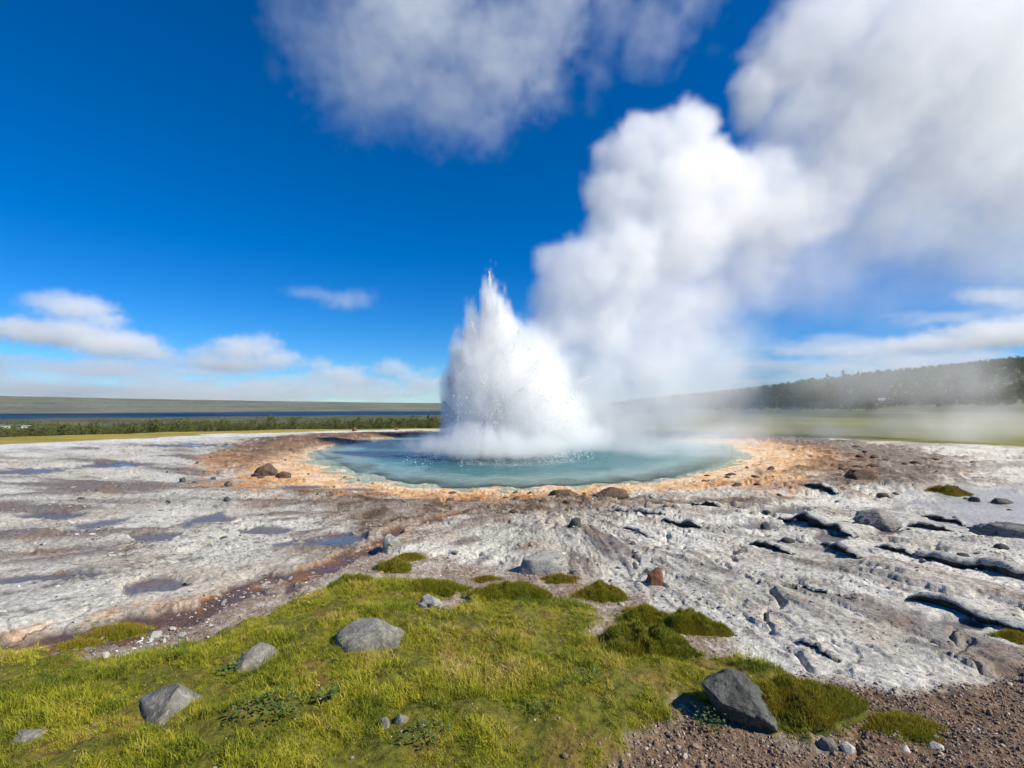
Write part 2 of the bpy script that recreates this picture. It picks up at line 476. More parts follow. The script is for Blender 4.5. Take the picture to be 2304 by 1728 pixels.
def colour(x, y, z):
    D = np.hypot(x, y)
    C = lambda *c: np.array(c, np.float32)
    def blend(a, b, t): return a + (b - a) * t[..., None]
    n1 = fbm2(x * .55, y * .55, 5, 101); n2 = fbm2(x * 2.2, y * 2.2, 5, 102, 0.6); n5 = fbm2(x * 9, y * 9, 4, 103, 0.65)
    st = z['streak']; s2 = z['streak2']
    right = z['right']
    one = np.ones(x.shape + (3,), np.float32)
    col = one * C(.61, .585, .52)
    t = sst(-0.25, 0.45, n1 * 0.7 + st * 0.5 + 0.3 * n2 + 0.10 * (1 - right))
    col = blend(col, C(.36, .345, .295), t * (0.92 - 0.45 * z['white']) * mix(1.0, 0.72, right))
    col = blend(col, C(.42, .345, .265), sst(0.0, 0.45, fbm2(x * .9, y * .9, 4, 104)) * 0.6)
    # dark lichen-grey flecks and streaks
    fle = sst(0.12, 0.42, n5 * 0.8 + s2 * 0.6 + 0.25 * n2)
    col = blend(col, C(.10, .096, .088), fle * 0.72)
    col = blend(col, C(.74, .715, .65), sst(0.15, 0.5, -n5 * .7 - s2 * .5) * 0.6)
    stk = sst(-0.06, 0.26, st + 0.45 * s2 + .2 * n1) * (1 - .6 * right) * (1 - z['white'])
    col = blend(col, blend(one * C(.135, .115, .112), C(.20, .13, .085), sst(-.1, .3, n2)), stk * 0.85)
    col = col * (1 - 0.08 * (1 - right))[..., None]
    # pale strip before the meadow, far left
    pale = sst(-7, -2, z['sinter']) * (x < 4) * sst(12, 17, y)
    col = blend(col, C(.66, .65, .63), pale * (0.75 + 0.5 * n2).clip(0, 1))
    # brown zones
    col = blend(col, blend(one * C(.26, .20, .145), C(.10, .068, .045), sst(-.25, .3, n2 + n5 * .5)), z['mid'] * (0.9 + 0.8 * n2).clip(0, 1))
    # orange to cream apron
    ap_w = np.interp(x, [-6, -2.5, 3, 6], [2.7, 1.6, 1.6, 3.2])
    apd = z['pool'] / ap_w + 0.28 * z['n3'] + 0.12 * n5
    cream = blend(one * C(.70, .545, .39), C(.60, .36, .17), sst(-0.15, 0.45, n2 + 0.35 * n5 + 0.3 * s2 + 0.45 * apd))
    col = blend(col, cream, sst(1.05, 0.70, apd))
    org = sst(0.55, 0.8, apd) * sst(1.22, 1.0, apd) * sst(-0.30, 0.25, n1 + n2 * .6)
    col = blend(col, blend(one * C(.55, .27, .10), C(.20, .10, .045), sst(-.05, .35, n5 + n2 * .4)), org * 0.85)
    col = blend(col, C(.72, .60, .47), sst(0.25, 0.05, z['pool']) * 0.7)
    br = blend(one * C(.16, .105, .07), C(.055, .042, .035), sst(-.2, .3, n2 + .6 * n5))
    br = blend(br, C(.42, .33, .25), sst(.15, .45, -n5 - .4 * n2) * 0.7)
    col = blend(col, br, z['brownr'] * 0.8)
    col = blend(col, blend(br, C(.30, .15, .07), sst(-.1, .4, n5 + n1) * .6), z['brownl'] * 0.92)
    # stream bed and its banks
    bank = blend(one * C(.50, .29, .13), C(.30, .25, .21), sst(-.25, .25, n2))
    col = blend(col, bank, z['bank'] * (1 - z['stream']) * sst(-.35, .25, n2 + .8 * fbm2(x * 1.3, y * 1.3, 3, 105)) * 0.85)
    bed = blend(one * C(.095, .06, .048), C(.22, .105, .045), sst(-.1, .35, n2 + .5 * st))
    bed = blend(bed, C(.42, .37, .33), sst(.22, .34, n2 + .35 * n5 + .3 * st) * 0.8)
    col = blend(col, bed, z['stream'])
    col = blend(col, blend(one * C(.105, .095, .10), C(.13, .085, .06), sst(.0, .3, n2)), z['puddle'] * 0.9)
    col = blend(col, C(.29, .29, .29), z['wetr'] * 0.75)
    # dirt and gravel
    dirt = blend(one * C(.235, .175, .13), C(.40, .345, .295), sst(-.1, .4, n5 + .6 * n2))
    dirt = blend(dirt, C(.15, .10, .085), sst(-1.6, -2.6, x) * 0.75)
    col = blend(col, dirt, z['dirt'] * (1 - z['stream']) * (0.92 - 0.5 * sst(.1, .3, n2)))
    col = blend(col, blend(one * C(.20, .135, .09), C(.12, .08, .055), sst(-.2, .3, n5)), z['gravel'])
    col = blend(col, blend(one * C(.12, .12, .016), C(.17, .12, .03), sst(-.1, .4, n2)), z['grass'])
    # meadow, valley, hill
    mead = blend(one * C(.36, .275, .05), C(.25, .22, .04), sst(-.2, .3, fbm2(x * .15, y * .3, 4, 111)))
    mead = blend(mead, C(.27, .21, .09), sst(.1, .5, fbm2(x * .5, y * .9, 4, 112)) * .6)
    kR = sst(0.02, 0.3, x / np.maximum(y, 1.0)) * (y > 0)
    mead = blend(mead, C(.14, .15, .05), kR * 0.7)
    scrub = blend(one * C(.060, .068, .028), C(.125, .125, .060), sst(-.25, .35, fbm2(x / 60, y / 60, 5, 113, .65)))
    scrub = blend(scrub, C(.20, .18, .12), sst(.2, .5, fbm2(x / 130, y / 40, 4, 114)) * .6)
    hillc = blend(one * C(.095, .112, .060), C(.15, .15, .085), sst(-.2, .4, fbm2(x / 30, y / 30, 5, 115, .6)))
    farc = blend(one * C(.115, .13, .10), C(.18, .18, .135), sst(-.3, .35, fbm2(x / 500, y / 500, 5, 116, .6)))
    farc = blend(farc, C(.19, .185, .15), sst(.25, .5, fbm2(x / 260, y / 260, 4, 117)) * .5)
    land = blend(mead, scrub, sst(84, 108, D) * (1 - kR))
    land = blend(land, hillc, kR * sst(75, 130, y + 8 * fbm2(x / 20, y / 20, 3, 118)))
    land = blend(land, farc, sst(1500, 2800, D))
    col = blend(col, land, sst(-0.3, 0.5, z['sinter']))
    wet = np.clip(.42 * stk * sst(-.2, .2, n1) * (1 - right) + z['stream'] * .55 * sst(-.3, .2, -n2) + z['puddle'] * .66 + z['wetr'] * .62 + .35 * sst(.5, .0, z['pool']), 0, 1)
    fine = np.clip(1 - sst(35, 80, D), 0, 1)
    return np.clip(col, 0.01, 0.9), wet.astype(np.float32), fine.astype(np.float32)

# ------------------------------------------------------------------ ground sheet, out to the horizon
def build_ground():
    u = np.linspace(0, 1, 560)
    # ring spacing grows with distance; about one picture row per ring near the camera
    p = -0.75
    r_near = (1.5 ** p + u * (46.0 ** p - 1.5 ** p)) ** (1 / p)
    r = np.concatenate([np.linspace(0.2, 1.42, 18), r_near, np.geomspace(46.6, 16000, 190)])
    ang = np.concatenate([np.linspace(-R(57), R(57), 1020), np.linspace(R(57), R(303), 62)[1:-1]])
    A, RR = np.meshgrid(ang, r)
    x = (np.sin(A) * RR).astype(np.float32).ravel(); y = (np.cos(A) * RR).astype(np.float32).ravel()
    near = RR.ravel() < 70.0                       # crust detail is worked out only where it can be seen
    k = int(near.sum())
    z = zones(x[:k], y[:k])
    zf = {a: np.zeros(len(x) - k, np.float32) for a in z}
    zf['sinter'] += 99.0; zf['pool'] += 99.0; zf['grass_d'] += 99.0; zf['rr'] += 60.0
    h = np.concatenate([height(x[:k], y[:k], z), macro(x[k:], y[k:]).astype(np.float32)])
    z = {a: np.concatenate([z[a], zf[a]]) for a in z}
    nr, na = len(r), len(ang)
    idx = np.arange(nr * na, dtype=np.int32).reshape(nr, na)
    nxt = np.roll(idx, -1, axis=1)
    quads = np.stack([idx[:-1].ravel(), idx[1:].ravel(), nxt[1:].ravel(), nxt[:-1].ravel()], 1)
    # orientation: upwards
    quads = quads[:, ::-1] if True else quads
    me = np_mesh("ground", np.stack([x, y, h], 1), quads)
    if me.polygons[0].normal.z < 0:
        me.flip_normals()
    c, wet, fine = colour(x, y, z)
    a = me.color_attributes.new('Col', 'FLOAT_COLOR', 'POINT')
    a.data.foreach_set('color', np.concatenate([c, np.ones((len(c), 1), np.float32)], 1).ravel())
    me.attributes.new('wet', 'FLOAT', 'POINT').data.foreach_set('value', wet)
    me.attributes.new('fine', 'FLOAT', 'POINT').data.foreach_set('value', fine)
    return me

def ground_material():
    m, nt = new_mat("ground_crust"); L = nt.links.new
    out = N(nt, 'ShaderNodeOutputMaterial'); b = N(nt, 'ShaderNodeBsdfPrincipled')
    ac = N(nt, 'ShaderNodeAttribute', _attribute_name='Col')
    aw = N(nt, 'ShaderNodeAttribute', _attribute_name='wet')
    af = N(nt, 'ShaderNodeAttribute', _attribute_name='fine')
    tc = N(nt, 'ShaderNodeTexCoord')
    n1 = N(nt, 'ShaderNodeTexNoise', Scale=26.0, Detail=6.0, Roughness=0.68)
    n2 = N(nt, 'ShaderNodeTexNoise', Scale=95.0, Detail=3.0, Roughness=0.6)
    n3 = N(nt, 'ShaderNodeTexNoise', Scale=0.035, Detail=8.0, Roughness=0.7)
    for n in (n1, n2, n3): L(tc.outputs['Object'], n.inputs['Vector'])
    r1 = N(nt, 'ShaderNodeMapRange', **{'From__Min': 0.3, 'From__Max': 0.7, 'To__Min': 0.45, 'To__Max': 1.42})
    L(n1.outputs[0], r1.inputs[0])
    r3 = N(nt, 'ShaderNodeMapRange', **{'From__Min': 0.3, 'From__Max': 0.7, 'To__Min': 0.55, 'To__Max': 1.5})
    L(n3.outputs[0], r3.inputs[0])
    mx = N(nt, 'ShaderNodeMix', _data_type='FLOAT')
    L(af.outputs['Fac'], mx.inputs[0]); L(r3.outputs[0], mx.inputs[2]); L(r1.outputs[0], mx.inputs[3])
    vm = N(nt, 'ShaderNodeVectorMath', _operation='SCALE')
    L(ac.outputs['Color'], vm.inputs[0]); L(mx.outputs[0], vm.inputs['Scale'])
    L(vm.outputs[0], b.inputs['Base Color'])
    rg = N(nt, 'ShaderNodeMapRange', **{'From__Min': 0.2, 'From__Max': 0.9, 'To__Min': 0.9, 'To__Max': 0.10})
    L(aw.outputs['Fac'], rg.inputs[0]); L(rg.outputs[0], b.inputs['Roughness'])
    sp = N(nt, 'ShaderNodeMapRange', **{'From__Min': 0.1, 'From__Max': 0.8, 'To__Min': 0.15, 'To__Max': 0.6})
    L(aw.outputs['Fac'], sp.inputs[0]); L(sp.outputs[0], b.inputs['Specular IOR Level'])
    ad = N(nt, 'ShaderNodeMath', _operation='MULTIPLY_ADD'); ad.inputs[1].default_value = 0.35
    L(n2.outputs[0], ad.inputs[0]); L(n1.outputs[0], ad.inputs[2])
    bs = N(nt, 'ShaderNodeMapRange', **{'From__Min': 0.2, 'From__Max': 0.8, 'To__Min': 0.75, 'To__Max': 0.06})
    L(aw.outputs['Fac'], bs.inputs[0])
    ml = N(nt, 'ShaderNodeMath', _operation='MULTIPLY'); L(bs.outputs[0], ml.inputs[0]); L(af.outputs['Fac'], ml.inputs[1])
    bp = N(nt, 'ShaderNodeBump', Distance=0.026)
    L(ml.outputs[0], bp.inputs['Strength']); L(ad.outputs[0], bp.inputs['Height']); L(bp.outputs[0], b.inputs['Normal'])
    L(b.outputs[0], out.inputs[0])
    return m

g_mat = ground_material()
g_me = build_ground()
g_me.materials.append(g_mat)
ground = tag(link(bpy.data.objects.new("ground", g_me)), kind='structure')

def H(x, y):
    return float(height(np.array([x], np.float32), np.array([y], np.float32))[0])

# ------------------------------------------------------------------ pool water and the far lake
def water_material(name, deep, shallow, scale, bump, transparent_edge):
    m, nt = new_mat(name); L = nt.links.new
    out = N(nt, 'ShaderNodeOutputMaterial'); b = N(nt, 'ShaderNodeBsdfPrincipled', Roughness=0.12, IOR=1.33)
    tc = N(nt, 'ShaderNodeTexCoord')
    mp = N(nt, 'ShaderNodeMapping', Scale=(1.0, 1.9, 1.0)); L(tc.outputs['Object'], mp.inputs[0])
    n1 = N(nt, 'ShaderNodeTexNoise', Scale=scale, Detail=5.0, Roughness=0.62, Distortion=0.6); L(mp.outputs[0], n1.inputs['Vector'])
    bp = N(nt, 'ShaderNodeBump', Strength=bump, Distance=0.10); L(n1.outputs[0], bp.inputs['Height']); L(bp.outputs[0], b.inputs['Normal'])
    if transparent_edge:
        dp = N(nt, 'ShaderNodeAttribute', _attribute_name='depth'); fo = N(nt, 'ShaderNodeAttribute', _attribute_name='foam')
        n2 = N(nt, 'ShaderNodeTexNoise', Scale=0.5, Detail=4.0); L(tc.outputs['Object'], n2.inputs['Vector'])
        sm = N(nt, 'ShaderNodeMath', _operation='MULTIPLY_ADD'); sm.inputs[1].default_value = 0.5; 
        L(n2.outputs[0], sm.inputs[0]); L(dp.outputs['Fac'], sm.inputs[2])
        cr = N(nt, 'ShaderNodeMapRange', **{'From__Min': 0.35, 'From__Max': 1.15}); L(sm.outputs[0], cr.inputs[0])
        mc = N(nt, 'ShaderNodeMix', _data_type='RGBA'); L(cr.outputs[0], mc.inputs[0])
        mc.inputs[6].default_value = (*shallow, 1); mc.inputs[7].default_value = (*deep, 1)
        nf = N(nt, 'ShaderNodeTexNoise', Scale=7.0, Detail=6.0, Roughness=0.75); L(mp.outputs[0], nf.inputs['Vector'])
        fa = N(nt, 'ShaderNodeMath', _operation='ADD'); L(nf.outputs[0], fa.inputs[0]); L(fo.outputs['Fac'], fa.inputs[1])
        fr = N(nt, 'ShaderNodeMapRange', **{'From__Min': 0.98, 'From__Max': 1.25}); L(fa.outputs[0], fr.inputs[0])
        mf = N(nt, 'ShaderNodeMix', _data_type='RGBA'); L(fr.outputs[0], mf.inputs[0]); L(mc.outputs[2], mf.inputs[6])
        mf.inputs[7].default_value = (.78, .82, .82, 1)
        L(mf.outputs[2], b.inputs['Base Color'])
        fg = N(nt, 'ShaderNodeMapRange', **{'To__Min': 0.12, 'To__Max': 0.8}); L(fr.outputs[0], fg.inputs[0]); L(fg.outputs[0], b.inputs['Roughness'])
        tr = N(nt, 'ShaderNodeBsdfTransparent'); tr.inputs[0].default_value = (.80, .93, .93, 1)
        ms = N(nt, 'ShaderNodeMixShader')
        al = N(nt, 'ShaderNodeMapRange', **{'From__Min': 0.0, 'From__Max': 0.42, 'To__Min': 0.22, 'To__Max': 1.0}); L(dp.outputs['Fac'], al.inputs[0])
        L(al.outputs[0], ms.inputs[0]); L(tr.outputs[0], ms.inputs[1]); L(b.outputs[0], ms.inputs[2]); L(ms.outputs[0], out.inputs[0])
    else:
        b.inputs['Base Color'].default_value = (*deep, 1); b.inputs['Roughness'].default_value = 0.45; b.inputs['Specular IOR Level'].default_value = 0.2
        L(b.outputs[0], out.inputs[0])
    return m

def build_pool():
    st = 0.085
    gx = np.arange(-9.5, 11.5, st); gy = np.arange(8.8, 29.5, st)
    X, Y = np.meshgrid(gx, gy); x = X.ravel().astype(np.float32); y = Y.ravel().astype(np.float32)
    z = zones(x, y); pd = z['pool']
    er = np.hypot(x + 0.1, (y - 16.2))
    wz = WATER_Z + 0.012 * fbm2(x * 1.4, y * 2.2, 4, 121) + 0.035 * fbm2(x * 1.1, y * 1.5, 3, 122) * sst(6, 2, er)
    keep = (pd < 0.55).reshape(X.shape)
    idx = np.arange(x.size).reshape(X.shape)
    k = keep[:-1, :-1] & keep[1:, :-1] & keep[:-1, 1:] & keep[1:, 1:]
    q = np.stack([idx[:-1, :-1][k], idx[:-1, 1:][k], idx[1:, 1:][k], idx[1:, :-1][k]], 1)
    used = np.unique(q); remap = np.full(x.size, -1); remap[used] = np.arange(used.size)
    me = np_mesh("pool_water", np.stack([x, y, wz], 1)[used], remap[q])
    hg = height(x[used], y[used], {k_: v[used] for k_, v in z.items()})
    dep = np.clip(wz[used] - hg, 0, 2)
    foam = sst(3.9, 1.8, er)[used] * 0.50 + 0.30 * sst(-0.9, -0.1, pd[used]) * sst(3.0, 5.0, x[used])
    me.attributes.new('depth', 'FLOAT', 'POINT').data.foreach_set('value', dep.astype(np.float32))
    me.attributes.new('foam', 'FLOAT', 'POINT').data.foreach_set('value', foam.astype(np.float32))
    me.materials.append(water_material("pool_water", (.034, .150, .158), (.28, .38, .34), 2.6, 1.0, True))
    return tag(link(bpy.data.objects.new("pool_water", me)), kind='structure')
build_pool()

lk = []
for i in range(60):
    a = R(-80 + 95 * i / 59)
    lk += [(math.sin(a) * 1500, math.cos(a) * 1500, -40.0), (math.sin(a) * 4200, math.cos(a) * 4200, -40.0)]
lake = mesh_obj("lake", lk, [(2 * i, 2 * i + 1, 2 * i + 3, 2 * i + 2) for i in range(59)], water_material("lake_water", (.013, .033, .062), None, 0.02, 0.25, False))
if lake.data.polygons[0].normal.z < 0: lake.data.flip_normals()
tag(lake, kind='structure')


# ------------------------------------------------------------------ rocks
def rock_material(name, c1, c2, c3, scale=9.0, bump=0.6, layered=0.0):
    m, nt = new_mat(name); L = nt.links.new
    out = N(nt, 'ShaderNodeOutputMaterial'); b = N(nt, 'ShaderNodeBsdfPrincipled', Roughness=0.88)
    b.inputs['Specular IOR Level'].default_value = 0.2
    tc = N(nt, 'ShaderNodeTexCoord')
    mp = N(nt, 'ShaderNodeMapping', Scale=(1, 1, 1 + layered)); L(tc.outputs['Object'], mp.inputs[0])
    n1 = N(nt, 'ShaderNodeTexNoise', Scale=scale, Detail=8.0, Roughness=0.7); n2 = N(nt, 'ShaderNodeTexNoise', Scale=scale * 6, Detail=5.0, Roughness=0.7)
    n3 = N(nt, 'ShaderNodeTexVoronoi', Scale=scale * 9)
    for n in (n1, n2, n3): L(mp.outputs[0], n.inputs['Vector'])
    r1 = N(nt, 'ShaderNodeMapRange', **{'From__Min': 0.38, 'From__Max': 0.62}); L(n1.outputs[0], r1.inputs[0])
    m1 = N(nt, 'ShaderNodeMix', _data_type='RGBA'); L(r1.outputs[0], m1.inputs[0]); m1.inputs[6].default_value = (*c1, 1); m1.inputs[7].default_value = (*c2, 1)
    nl = N(nt, 'ShaderNodeTexNoise', Scale=scale * 1.7, Detail=7.0, Roughness=0.75, Distortion=0.8); L(tc.outputs['Object'], nl.inputs['Vector'])
    rl = N(nt, 'ShaderNodeMapRange', **{'From__Min': 0.55, 'From__Max': 0.60}); L(nl.outputs[0], rl.inputs[0])
    ml = N(nt, 'ShaderNodeMix', _data_type='RGBA'); L(rl.outputs[0], ml.inputs[0]); L(m1.outputs[2], ml.inputs[6]); ml.inputs[7].default_value = (*[.5 * (a + b_) * .62 for a, b_ in zip(c2, c3)], 1)
    m1 = ml
    r2 = N(nt, 'ShaderNodeMapRange', **{'From__Min': 0.54, 'From__Max': 0.68}); L(n2.outputs[0], r2.inputs[0])
    m2 = N(nt, 'ShaderNodeMix', _data_type='RGBA'); L(r2.outputs[0], m2.inputs[0]); L(m1.outputs[2], m2.inputs[6]); m2.inputs[7].default_value = (*c3, 1)
    L(m2.outputs[2], b.inputs['Base Color'])
    ad = N(nt, 'ShaderNodeMath', _operation='MULTIPLY_ADD'); ad.inputs[1].default_value = 0.4; L(n2.outputs[0], ad.inputs[0]); L(n1.outputs[0], ad.inputs[2])
    bp = N(nt, 'ShaderNodeBump', Strength=bump, Distance=0.02); L(ad.outputs[0], bp.inputs['Height']); L(bp.outputs[0], b.inputs['Normal'])
    L(b.outputs[0], out.inputs[0])
    return m

M_GRANITE = rock_material("grey_granite", (.24, .225, .19), (.10, .097, .085), (.36, .34, .28), 7, 1.0)
M_BASALT = rock_material("dark_basalt", (.065, .067, .062), (.125, .125, .112), (.035, .035, .033), 8, 1.0)
M_SINTER = rock_material("white_sinter", (.46, .445, .40), (.24, .235, .21), (.09, .085, .08), 11, 1.0, 1.5)
M_RED = rock_material("rust_stone", (.20, .085, .045), (.10, .05, .035), (.30, .17, .11), 14, .9)
M_BROWN = rock_material("brown_crust", (.13, .085, .055), (.07, .05, .038), (.24, .17, .11), 9, .9)
M_SLAB = rock_material("layered_slab", (.30, .29, .265), (.16, .155, .14), (.06, .058, .055), 7, 1.0, 5.0)
M_PALE = rock_material("pale_stone", (.46, .42, .37), (.60, .56, .50), (.33, .29, .25), 20, .5)

def rock_mesh(name, dims, seed, cuts=9, rough=0.09, sub=4, layers=0.0, bottom=-0.42, cutoff=(0.55, 0.82), flat=False):
    bm = bmesh.new()
    bmesh.ops.create_icosphere(bm, subdivisions=sub, radius=1.0)
    rg = np.random.RandomState(seed)
    P = np.array([v.co[:] for v in bm.verts], np.float32)
    for _ in range(cuts):
        n = rg.randn(3); n[2] = abs(n[2]) * 0.9 - 0.1; n /= np.linalg.norm(n)
        d = rg.uniform(*cutoff)
        k = P @ n.astype(np.float32) - d
        P -= np.outer(np.maximum(k, 0), n).astype(np.float32)
    nn = P / (np.linalg.norm(P, axis=1)[:, None] + 1e-6)
    o = rg.rand(3) * 40
    disp = fbm3(P[:, 0] * 1.6 + o[0], P[:, 1] * 1.6 + o[1], P[:, 2] * 1.6 + o[2], 5, seed % 90, 0.58)
    P = P + nn * (disp * rough * 2.0)[:, None]
    if layers > 0:
        lz = P[:, 2] * 5.5 + 0.9 * P[:, 0] + 0.6 * perlin3(P[:, 0] * 2, P[:, 1] * 2, P[:, 2] * 2, 3)
        fr = lz - np.floor(lz)
        P[:, :2] *= (1 - layers * (sst(0.0, 0.25, fr) * sst(1.0, 0.75, fr) - 0.5) * 0.5)[:, None] * np.ones((1, 2))
    P[:, 2] = np.maximum(P[:, 2], bottom)
    P *= np.array([dims[0] / (np.ptp(P[:, 0])), dims[1] / (np.ptp(P[:, 1])), dims[2] / (np.ptp(P[:, 2]))], np.float32)
    P[:, 2] -= P[:, 2].min()
    for v, c in zip(bm.verts, P): v.co = c
    me = bpy.data.meshes.new(name)
    bm.to_mesh(me); bm.free()
    me.polygons.foreach_set('use_smooth', [not flat] * len(me.polygons))
    return me

def place_rock(name, x, y, dims, seed, mat, label, cat, rz=0.0, tilt=0.0, sink=0.12, group=None, **kw):
    me = rock_mesh(name, dims, seed, **kw)
    me.materials.append(mat)
    o = link(bpy.data.objects.new(name, me))
    o.location = (x, y, H(x, y) - sink * dims[2])
    o.rotation_euler = (tilt, 0, rz)
    return tag(o, label, cat, group)

def poly_rock(name, base, top, x, y, mat, label, cat, sub=4, rough=0.012, rz=0.0, sink=0.03, seed=1):
    """angular boulder from hand-set corners: convex hull, finely cut, roughened"""
    bm = bmesh.new()
    for p in base + top: bm.verts.new(p)
    bmesh.ops.convex_hull(bm, input=bm.verts[:])
    bmesh.ops.triangulate(bm, faces=bm.faces[:])
    bmesh.ops.bevel(bm, geom=bm.edges[:] , offset=0.006, segments=1, affect='EDGES')
    bmesh.ops.triangulate(bm, faces=bm.faces[:])
    for _ in range(sub):
        long = [e for e in bm.edges if e.calc_length() > 0.022]
        if not long: break
        bmesh.ops.subdivide_edges(bm, edges=long, cuts=1)
        bmesh.ops.triangulate(bm, faces=bm.faces[:])
    bm.normal_update()
    P = np.array([v.co[:] for v in bm.verts], np.float32); NN = np.array([v.normal[:] for v in bm.verts], np.float32)
    d = fbm3(P[:, 0] * 7 + seed, P[:, 1] * 7, P[:, 2] * 7, 4, 17, .55) * rough + fbm3(P[:, 0] * 34, P[:, 1] * 34, P[:, 2] * 34, 3, 19) * rough * .5
    P += NN * d[:, None]
    for v, c in zip(bm.verts, P): v.co = c
    me = bpy.data.meshes.new(name); bm.to_mesh(me); bm.free()
    me.polygons.foreach_set('use_smooth', [False] * len(me.polygons))
    me.materials.append(mat)
    o = link(bpy.data.objects.new(name, me)); o.location = (x, y, H(x, y) - sink); o.rotation_euler = (0, 0, rz)
    return tag(o, label, cat)

# the dark angular boulder at the edge of the moss
poly_rock("boulder",
          [(-.07, .03, -.02), (-.02, .13, -.02), (.16, .08, -.02), (.15, -.08, -.02), (.05, -.06, -.02)],
          [(-.18, .0, .20), (-.02, .02, .265), (.045, .03, .235), (.08, .12, .17), (-.12, .12, .17), (.195, .03, .09), (.155, -.12, .03), (.10, -.13, .085), (-.10, -.07, .13)],
          1.15, 2.68, M_BASALT, "dark angular boulder with sharp ridge beside moss and brown gravel", "boulder", seed=3, rough=.022)
place_rock("boulder", -0.87, 3.33, (.47, .34, .20), 23, M_GRANITE, "largest grey boulder in the middle of the grass, flat sloping top", "boulder", rz=.3, sink=.28, cuts=10, rough=.085, cutoff=(.5, .75))
place_rock("boulder", -1.50, 3.06, (.32, .24, .13), 41, M_GRANITE, "small domed grey boulder between two larger boulders in the grass", "boulder", rz=1.1, sink=.3, cuts=9, rough=.07, layers=.12)
place_rock("boulder", -1.72, 2.62, (.37, .28, .14), 58, M_GRANITE, "weathered grey boulder in near grass with black shaded left face", "boulder", rz=-.5, sink=.3, cuts=10, rough=.085, cutoff=(.48, .75))
place_rock("boulder", -2.18, 2.38, (.18, .13, .06), 12, M_GRANITE, "pale low rock half sunk in grass at the bottom left corner", "boulder", sink=.3)
place_rock("rock", -0.64, 3.98, (.21, .13, .11), 33, M_SINTER, "knobbly white rock on bare soil just above the largest grass boulder", "rock", sink=.15, rough=.16)
place_rock("rock", 0.28, 5.02, (.50, .34, .19), 71, M_SINTER, "long whitish rock with rounded back on pale crust above the grass", "rock", rz=.15, sink=.1, cuts=8, rough=.05)
place_rock("rock", 1.29, 4.66, (.19, .17, .16), 85, M_RED, "rust red angular stone alone on the white crust", "rock", rz=.6, sink=.08, cuts=12, cutoff=(.45, .7))
place_rock("rock", -0.60, 2.47, (.05, .04, .055), 91, M_GRANITE, "little pale upright stone in the nearest grass", "rock", sink=.15, sub=3)
place_rock("rock", -0.53, 2.50, (.07, .06, .045), 92, M_GRANITE, "little dark stone leaning by the pale upright stone in nearest grass", "rock", sink=.15, sub=3)
place_rock("rock", -1.30, 5.56, (.22, .18, .20), 95, M_SINTER, "upright grey rock at the stream bank behind moss tufts", "rock", rz=.4, sink=.12, cuts=11, cutoff=(.45, .7))
place_rock("rock", 4.87, 6.88, (.58, .38, .21), 99, M_SLAB, "biggest tilted layered rock on the pale flats at right", "rock", rz=-.5, tilt=.12, sink=.12, layers=.3, rough=.06)
place_rock("rock", 1.65, 8.80, (.64, .34, .19), 103, M_BROWN, "dark brown crusty rock on the orange apron in front of the pool", "rock", sink=.15, rough=.13)
place_rock("rock", 0.90, 9.02, (.52, .34, .17), 104, M_BROWN, "low brown mound of crust left of the dark brown rock", "rock", sink=.3, rough=.12)
place_rock("rock", -5.42, 11.45, (.62, .36, .28), 107, M_BROWN, "jagged dark brown rock at left end of the pool apron", "rock", sink=.15, rough=.2, cuts=12, cutoff=(.4, .7))
place_rock("rock", -4.98, 11.30, (.30, .22, .17), 109, M_BROWN, "smaller brown rock right beside the jagged rock on the apron", "rock", sink=.15, rough=.2, sub=3)
place_rock("rock", 6.92, 10.30, (.66, .42, .22), 113, M_BROWN, "biggest dark brown rock among the stones right of the pool", "rock", sink=.12, rough=.12, layers=.2)
place_rock("rock", -11.6, 37.8, (.42, .36, .38), 117, M_RED, "far reddish boulder at the meadow edge behind the pool", "rock", sink=.1, sub=3)
place_rock("rock", -9.1, 40.4, (.36, .3, .24), 118, M_RED, "smaller far reddish boulder nearer the geyser at the meadow edge", "rock", sink=.1, sub=3)
place_rock("rock", 0.83, 6.78, (.19, .15, .13), 121, M_BASALT, "small dark rock alone on white crust below the pool", "rock", sink=.12, sub=3, rough=.15)
place_rock("rock", 3.32, 6.80, (.12, .10, .10), 123, M_BASALT, "tiny dark triangular rock standing in a shallow puddle", "rock", sink=.1, sub=3)
place_rock("rock", 7.66, 8.56, (.16, .13, .09), 125, M_BASALT, "small dark rock in the wet flat at far right", "rock", sink=.1, sub=3)
place_rock("rock", 7.95, 8.40, (.33, .16, .08), 126, M_BASALT, "low flat dark rock in the wet flat near right edge", "rock", sink=.15, sub=3)
place_rock("rock", 1.49, 2.48, (.09, .07, .05), 131, M_GRANITE, "flat grey stone on gravel right of the dark angular boulder", "rock", sink=.2, sub=3)
place_rock("rock", 1.56, 2.45, (.06, .05, .04), 132, M_PALE, "smaller stone touching the flat grey stone on gravel", "rock", sink=.2, sub=3)
place_rock("rock", 1.84, 2.46, (.045, .035, .03), 133, M_PALE, "round white pebble below the small moss patch on gravel", "rock", sink=.2, sub=3)
place_rock("rock", 2.00, 2.48, (.065, .05, .035), 134, M_PALE, "pale broken stone right of the small moss patch on gravel", "rock", sink=.2, sub=3)
place_rock("rock", -5.33, 9.70, (.15, .12, .11), 137, M_BASALT, "small black rock on grey crust left of the apron", "rock", sink=.1, sub=3, rough=.15)
place_rock("rock", -6.9, 10.8, (.16, .12, .12), 138, M_BASALT, "small black rock farthest left on the grey crust", "rock", sink=.1, sub=3, rough=.15)
place_rock("rock", 6.10, 6.30, (.75, .40, .20), 139, M_SLAB, "black shaded slab rock cut by the right picture edge", "rock", rz=-.9, sink=.1, layers=.3)

